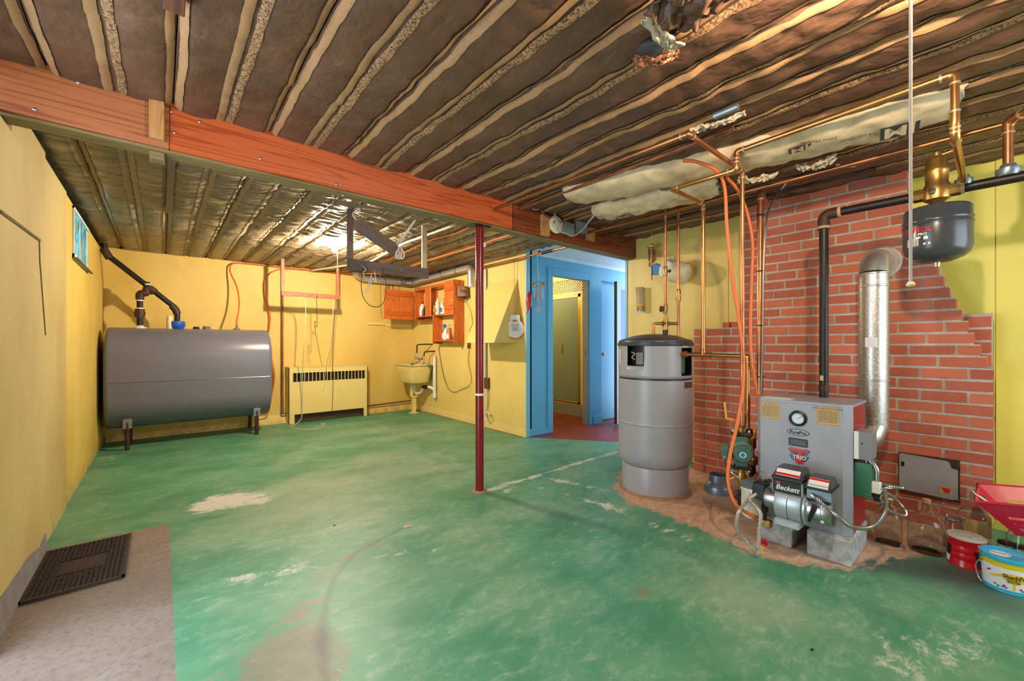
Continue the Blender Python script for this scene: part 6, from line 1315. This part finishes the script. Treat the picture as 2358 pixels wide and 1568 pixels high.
# ---- red basket
bk = thing('red_basket', 'red plastic laundry basket with slotted sides tilted on the jars', 'basket', (3.38, -.19, .215), rot=(math.radians(-8), 0, 0))
def bsec(t): return (.12 + .085 * t, .15 + .115 * t, .17 * t)
def bs(side, u, t):
    a, b, z = bsec(t); return {0: V((-a, b * (2 * u - 1), z)), 1: V((a, b * (2 * u - 1), z)), 2: V((a * (2 * u - 1), b, z)), 3: V((a * (2 * u - 1), -b, z))}[side]
m = MB()
us = [0, .12, .34, .37, .63, .66, .88, 1]; ts = [0, .16, .25, .33, .42, .50, .59, .66, .72, .90, 1]
for s_ in range(4):
    G2 = [[m.bm.verts.new(bs(s_, u, t)) for t in ts] for u in us]
    for i in range(len(us) - 1):
        for j in range(len(ts) - 1):
            slot = (i in (1, 3, 5) and j in (1, 3, 5)) or (i in (2, 3, 4) and j == 8)
            if not slot: m.bm.faces.new((G2[i][j], G2[i + 1][j], G2[i + 1][j + 1], G2[i][j + 1]))
m._new([(-.12, -.15, 0), (.12, -.15, 0), (.12, .15, 0), (-.12, .15, 0)], [(0, 1, 2, 3)]); bmesh.ops.remove_doubles(m.bm, verts=m.bm.verts, dist=1e-5)
o = m.ob('tub', 'basket_red', bk, smooth=False, local=True); md = o.modifiers.new('s', 'SOLIDIFY'); md.thickness = .004
MB().tube([(-.205, -.265, .17), (.205, -.265, .17), (.205, .265, .17), (-.205, .265, .17)], .007, 8, closed=True).ob('rim', 'basket_red', bk, local=True)
MB().obox((-.04, .22, .125), (.05, .01, .0), (.0, .055, .055), (.0, -.001, .002)).ob('paper_liner', 'label_white', bk, smooth=False, local=True)

# ---- things on the beam
sm = thing('smoke_alarm', 'round cream smoke alarm on the dark end of the beam', 'smoke alarm', G(1271, 520, Y=BY))
q = G(1271, 520, Y=BY); q.y = BY - .036
MB().lathe(q, [(.075, 0), (.077, .016), (.068, .028), (.03, .032), (0, .033)], 36, (0, -1, 0)).ob('case', 'cream_plastic', sm)
m = MB()
for a in (40, 160, 280): an = math.radians(a); m.obox(q + V((.042 * math.cos(an), -.0325, .042 * math.sin(an))), V((-math.sin(an), 0, math.cos(an))) * .014, V((math.cos(an), 0, math.sin(an))) * .003, (0, .002, 0))
m.ob('vent_slot', 'black_plastic', sm, smooth=False)
for a, b, lab in (((1290, 508), (1322, 542), 'square steel junction box beside the smoke alarm'), ((1327, 508), (1352, 538), 'square steel junction box beside the wooden block on the beam')):
    p = G(*a, Y=BY - .05); q2 = G(*b, Y=BY - .05); t_ = thing('junction_box', lab, 'junction box', ((p.x + q2.x) / 2, BY - .02, q2.z))
    MB().box((p.x, BY - .05, q2.z), (q2.x, BY - .001, p.z), .003).ob('box', 'box_steel', t_, smooth=False); MB().box((p.x - .003, BY - .053, q2.z - .003), (q2.x + .003, BY - .05, p.z + .003), .001).ob('cover', 'box_steel', t_, smooth=False)
for a, b, lab in (((1249, 492), (1266, 545), 'pale wooden block behind the smoke alarm on the beam'), ((1353, 522), (1370, 556), 'pale wooden block on the beam beside the junction box')):
    p = G(*a, Y=BY - .03); q2 = G(*b, Y=BY - .03); one('wood_block', MB().box((p.x, BY - .035, q2.z), (q2.x, BY - .001, min(p.z, BZ1)), .002), 'pale_wood', lab, 'block', smooth=False)
cord('grey_conduit', [G(1300, 535, Y=BY - .07), G(1318, 543, Y=BY - .07), G(1340, 530, Y=BY - .10), G(1360, 505, D=3.4), G(1378, 487, D=3.35), G(1392, 480, D=3.32)], .008, 'cable_grey', 'grey cable curving from the junction box to the white wrap', 'cable')
cord('alarm_cable', [G(1277, 490, Y=BY - .05), G(1283, 515, Y=BY - .075), G(1290, 532, Y=BY - .08), G(1303, 537, Y=BY - .075)], .008, 'cable_grey', 'grey cable bending across the smoke alarm', 'cable')
for k, pts in enumerate((((1225, 470), (1230, 482), (1245, 480), (1262, 470)), ((1245, 478), (1256, 495), (1268, 498), (1275, 490)), ((1230, 475), (1240, 470), (1250, 474)))):
    cord('loose_wire', [G(x, y, Y=BY - .04) for x, y in pts], .005, 'cord_dark' if k == 1 else 'cable_grey', ('grey wire curling over the top of the beam', 'dark wire looping down behind the smoke alarm', 'short grey wire stub at the beam splice')[k], 'wire')
cord('thin_wire', [G(1345, 540, Y=BY - .05), G(1355, 552, Y=BY - .06), G(1375, 560, Y=BY - .06), G(1400, 551, D=3.9), G(1440, 541, D=3.75), G(1480, 530, D=3.6)], .0025, 'cord_dark', 'thin wire tied along the copper water main', 'wire')

# ---- white wrapped insulation
def wrap(name, lab, line_, hw, drop, logos):
    t_ = thing(name, lab, 'insulation', line_[0]); pts = spline(line_, 24); n = len(pts) - 1; sd_ = len(name)
    def fn(u, v):
        i = min(int(v * n), n - 1); p = pts[i].lerp(pts[i + 1], v * n - i); d = (pts[min(i + 1, n)] - pts[i]).normalized(); s = V((0, 0, 1)).cross(d)
        s = V((s.x, s.y, 0)).normalized()
        a = PI * u; e = .75 + .25 * min(1, v * 8, (1 - v) * 8); end = .02 * noise.noise((u * 7, sd_, 0)) * (1 if v in (0, 1) else 0)
        wv = .011 * noise.noise((p.x * 7 + u * 2, p.y * 9, u * 3 + sd_)) + .006 * noise.noise((p.x * 20, p.y * 24 + u * 4, u * 9))
        return p + s * math.cos(a) * (hw * e + wv) - V((0, 0, math.sin(a) ** .8 * (drop * e) + wv * 1.4)) + d * end
    MB().grid(fn, 22, 110).ob('paper_jacket', 'wrap_paper', t_, ang=80)
    MB().grid(lambda u, v: fn(u, v) + V((0, 0, .012)) if 0 < v < 1 else fn(u, v) + V((0, 0, .012)) + (pts[-1] - pts[-2]).normalized() * (.015 * (1 if v else -1) * noise.random()), 16, 60).ob('batting', 'fiberglass', t_)
    for u, v, s_, txt_ in logos:
        e = .004; o = fn(u, v); r_ = (fn(u, v + .012) - fn(u, v - .012)).normalized(); uu = (fn(u - .03, v) - fn(u + .03, v)).normalized(); nn_ = r_.cross(uu).normalized()
        if nn_.z > 0: r_ = -r_; nn_ = -nn_
        uu = nn_.cross(r_)
        if len(txt_) == 2:
            pts4 = [o + r_ * a + uu * b + nn_ * .010 for a, b in ((-.062 * s_, -.045 * s_), (.062 * s_, -.045 * s_), (.062 * s_, .045 * s_), (-.062 * s_, .045 * s_))]; pr = MB().prism(pts4, nn_ * .0012).ob('print', 'dark_lid', t_, smooth=False)
            text('lettering', txt_, .10 * s_, 'wrap_paper', t_, o + nn_ * .0125 - uu * .004 * s_, r_, uu, bold=.003 * s_)
        else: text('lettering', txt_, .03 * s_, 'dark_lid', t_, o + nn_ * .009, r_, uu)
wrap('long_insulation_wrap', 'long cream insulation roll with printed logos hanging under the joists', [(2.38, 2.12, 2.29), (2.53, 1.55, 2.29), (2.67, .97, 2.295), (2.77, .5, 2.295), (2.83, .14, 2.295)], .185, .085,
     [(.30, .14, .8, 'JM'), (.32, .29, .8, 'JM'), (.62, .62, .8, 'JM'), (.55, .86, 1.15, 'JM'), (.60, .75, 1.0, 'Low-Dust'), (.70, .665, .9, 'Johns Manville'), (.45, .945, .9, 'Angle')])
wrap('short_insulation_wrap', 'short cream insulation flap hanging below the long roll beside the beam', [(2.72, 2.14, 2.235), (2.80, 1.75, 2.235), (2.90, 1.25, 2.24)], .14, .075, [(.5, .30, .9, 'JM'), (.6, .42, .7, 'Low-Dust')])
# torn paper, tufts and flaps
def scrap(name, lab, c, sx, sy, ax, mt, amp=.02, seed=0):
    c = V(c); rr = random.Random(seed); rot = Matrix.Rotation(ax[2], 3, 'Z') @ Matrix.Rotation(ax[0], 3, 'X') @ Matrix.Rotation(ax[1], 3, 'Y')
    def fn(u, v):
        x = (u - .5) * sx * (1 + .25 * noise.noise((v * 5, seed, 1))); y = (v - .5) * sy * (1 + .25 * noise.noise((u * 5, seed, 2)))
        return c + rot @ V((x, y, amp * noise.noise((u * 3, v * 3, seed)) + amp * .5 * noise.noise((u * 8, v * 8, seed))))
    o = MB().grid(fn, 14, 10).ob(name, mt, None, label=lab, cat='insulation'); md = o.modifiers.new('s', 'SOLIDIFY'); md.thickness = .008; return o
def strip_scrap(name, lab, p, q, w_, mt, amp, seed, drop=.02):
    p = V(p); q = V(q); d = (q - p).normalized(); sd_ = V((0, 0, 1)).cross(d).normalized()
    def fn(u, v):
        ww = w_ * (1 + .5 * noise.noise((u * 6, v * 2, seed))); c = p.lerp(q, u) + d * (.012 * noise.noise((v * 9, seed, 1)))
        return c + sd_ * ww * (v - .5) - V((0, 0, drop * math.sin(PI * u) + amp * noise.noise((u * 4, v * 4, seed)) + amp * .6 * noise.noise((u * 14, v * 11, seed))))
    o = MB().grid(fn, 40, 10).ob(name, mt, None, label=lab, cat='insulation', ang=80); md = o.modifiers.new('s', 'SOLIDIFY'); md.thickness = .006; return o
strip_scrap('torn_flap', 'ragged tan edge of torn insulation beside the ceiling hole', G(1490, 38, Z=2.255), G(1562, 108, Z=2.255), .05, 'fiberglass', .012, 3)
strip_scrap('torn_paper', 'brown torn paper curl below the hole in the ceiling insulation', G(1462, 132, Z=2.255), G(1560, 122, Z=2.255), .045, 'copper_old', .02, 5, .02)
strip_scrap('hole_flap', 'crumpled dark paper flap folded back from the ceiling hole', G(1520, -10, Z=2.25), G(1640, 30, Z=2.25), .16, 'kraft_front', .035, 8, .01)
strip_scrap('hole_shade_sheet', 'black sheet standing for the shade in a hole in the ceiling insulation', G(1500, 70, Z=2.272), G(1560, 60, Z=2.272), .06, 'hole_dark', .004, 11, .0)  # the hole's shade as a black sheet under unbroken batts
one('pipe_cover', MB().lathe(G(1497, 117, Z=2.262), [(.05, 0), (.045, .012), (0, .016)], 24), 'zinc', 'pale metal disc showing in the torn ceiling insulation', 'disc')
strip_scrap('fiberglass_tuft', 'grey fiberglass tuft hanging at the top of the chimney', G(1835, 388, Z=2.215), G(1925, 362, Z=2.215), .07, 'fiberglass', .03, 2, .02)
strip_scrap('pink_fiberglass_tuft', 'ragged fiberglass strip poking through the ceiling paper near the hoses', G(1590, 300, Z=2.25), G(1715, 262, Z=2.25), .045, 'fiberglass', .022, 4, .012)
strip_scrap('paper_shred', 'torn paper shred on the copper main above the chimney', G(1925, 385, Z=2.21), G(1990, 372, Z=2.21), .03, 'fiberglass', .016, 6, .01)
strip_scrap('brown_paper_shred', 'brown paper shred hanging under the short insulation flap', G(1700, 412, Z=2.2), G(1790, 398, Z=2.2), .05, 'wrap_paper', .03, 9, .02)
bx_ = G(1850, 352, Z=2.235); one('red_electrical_box', MB().box(bx_ - V((.05, .07, .0)), bx_ + V((.05, .07, .05)), .004), 'boiler_red', 'red metal electrical box under the end of the insulation roll', 'junction box', smooth=False)
one('pipe_sleeve', MB().cyl(G(1645, 268, Z=2.258), G(1700, 245, Z=2.258), .016, seg=12), 'zinc', 'grey tape sleeve on a pipe in the torn ceiling', 'sleeve')
one('dark_joist_edge', MB().box((.005, .9, 2.235), (.06, 1.76, 2.284), .003).box((-.12, 1.55, 2.255), (.005, 1.66, 2.28), .002), 'joist_wood', 'brown joist offcut poking below the ceiling paper opposite the beam cleat', 'joist', smooth=False)

# ---- things on the right wall behind the heater
XW = XR
wcx = G(1500, 590, X=3.80); wc_ = thing('wind_chime', 'copper tube wind chime hanging beside the beam end', 'wind chime', wcx - V((0, 0, .2)))
top = G(1501, 563, X=3.80); MB().tube([V((top.x, top.y, 2.297)), top], .0018, 5).ob('string', 'string_white', wc_)
MB().lathe(top - V((0, 0, .02)), [(.05, -.006), (.052, 0), (.02, .014), (0, .03)], 8).ob('roof', 'gold', wc_)
for k in range(5):
    a = 2 * PI * k / 5; L = (.14, .18, .12, .16, .13)[k]; q = top + V((.034 * math.cos(a), .034 * math.sin(a), -.04)); MB().cyl(q, q - V((0, 0, L)), .007, seg=8).ob('chime_tube', 'copper_old', wc_)
MB().tube([top - V((0, 0, .02)), top - V((0, 0, .36))], .0045, 6).ob('clapper', 'cord_dark', wc_)
dpn = thing('dustpan', 'blue plastic dustpan hanging on the yellow wall', 'dustpan', G(1510, 632, X=XW - .02))
a, b, c, d = G(1500, 613, X=XW - .02), G(1521, 613, X=XW - .02), G(1518, 631, X=XW - .02), G(1503, 633, X=XW - .02); t1 = G(1510, 607, X=XW - .02)
MB().prism([a, t1, b, c, d], (.015, 0, 0)).ob('pan', 'blue_plastic', dpn, smooth=False); MB().tube([d, a, t1, b, c], .006, 8).ob('lip', 'blue_plastic', dpn)
dr_ = thing('wall_canister', 'white plastic drum bracketed sideways on the yellow wall', 'canister', G(1556, 650, X=3.82))
c0 = G(1545, 622, X=3.80); c1_ = G(1572, 630, X=3.80); axv = (c1_ - c0).normalized()
R8 = .105
MB().lathe(c0, [(.05, -.09), (.09, -.075), (R8, -.045), (R8, .03)], 8, axv).ob('cap', 'white_plastic', dr_, smooth=False)
MB().lathe(c0, [(R8 - .004, .03), (R8 + .002, .035), (R8 + .002, .06), (R8 - .003, .065), (R8 - .003, .13), (R8 * .93, .16), (R8 * .6, .19), (0, .2)], 40, axv).ob('drum', 'cream_plastic', dr_)
MB().box((3.86, c0.y - .10, c0.z - .03), (XW, c0.y + .0, c0.z + .03)).ob('bracket', 'white_plastic', dr_, smooth=False)
cd = thing('cup_dispenser', 'clear cup dispenser tube with cups on the yellow wall by the blue trim', 'dispenser', G(1475, 718, X=3.90))
q0 = G(1473, 662, X=3.90); q1 = G(1475, 716, X=3.90)
_o = MB().tube([q0, q1], [.042, .036], 24, cap=False).ob('tube', 'clear_plastic', cd); _o.modifiers.new('s', 'SOLIDIFY').thickness = .003; MB().tube([q0.lerp(q1, .70), q0.lerp(q1, .82)], [.038, .037], 24).ob('band', 'yellow_handle', cd)
MB().tube([q0.lerp(q1, .82), q1 - V((0, 0, .01))], [.034, .026], 20).ob('paper_cup', 'white_plastic', cd)
MB().box((3.93, q0.y - .02, q1.z), (XW, q0.y + .02, q0.z)).ob('back_plate', 'cream_plastic', cd, smooth=False)
# small floor litter
for px, py, s_, mt, lab in ((940, 1212, .03, 'fiberglass', 'beige chip lying on the green floor at the end of the curved crack'), (1870, 1497, .008, 'black_plastic', 'black speck of litter on the floor in front of the boiler'), (770, 1210, .008, 'black_plastic', 'black speck of litter on the floor between the mat and the post')):
    p = G(px, py, Z=0); one('floor_chip', MB().box(p + V((-s_, -s_ * .4, 0)), p + V((s_, s_ * .4, .004)), .001), mt, lab, 'litter', smooth=False)
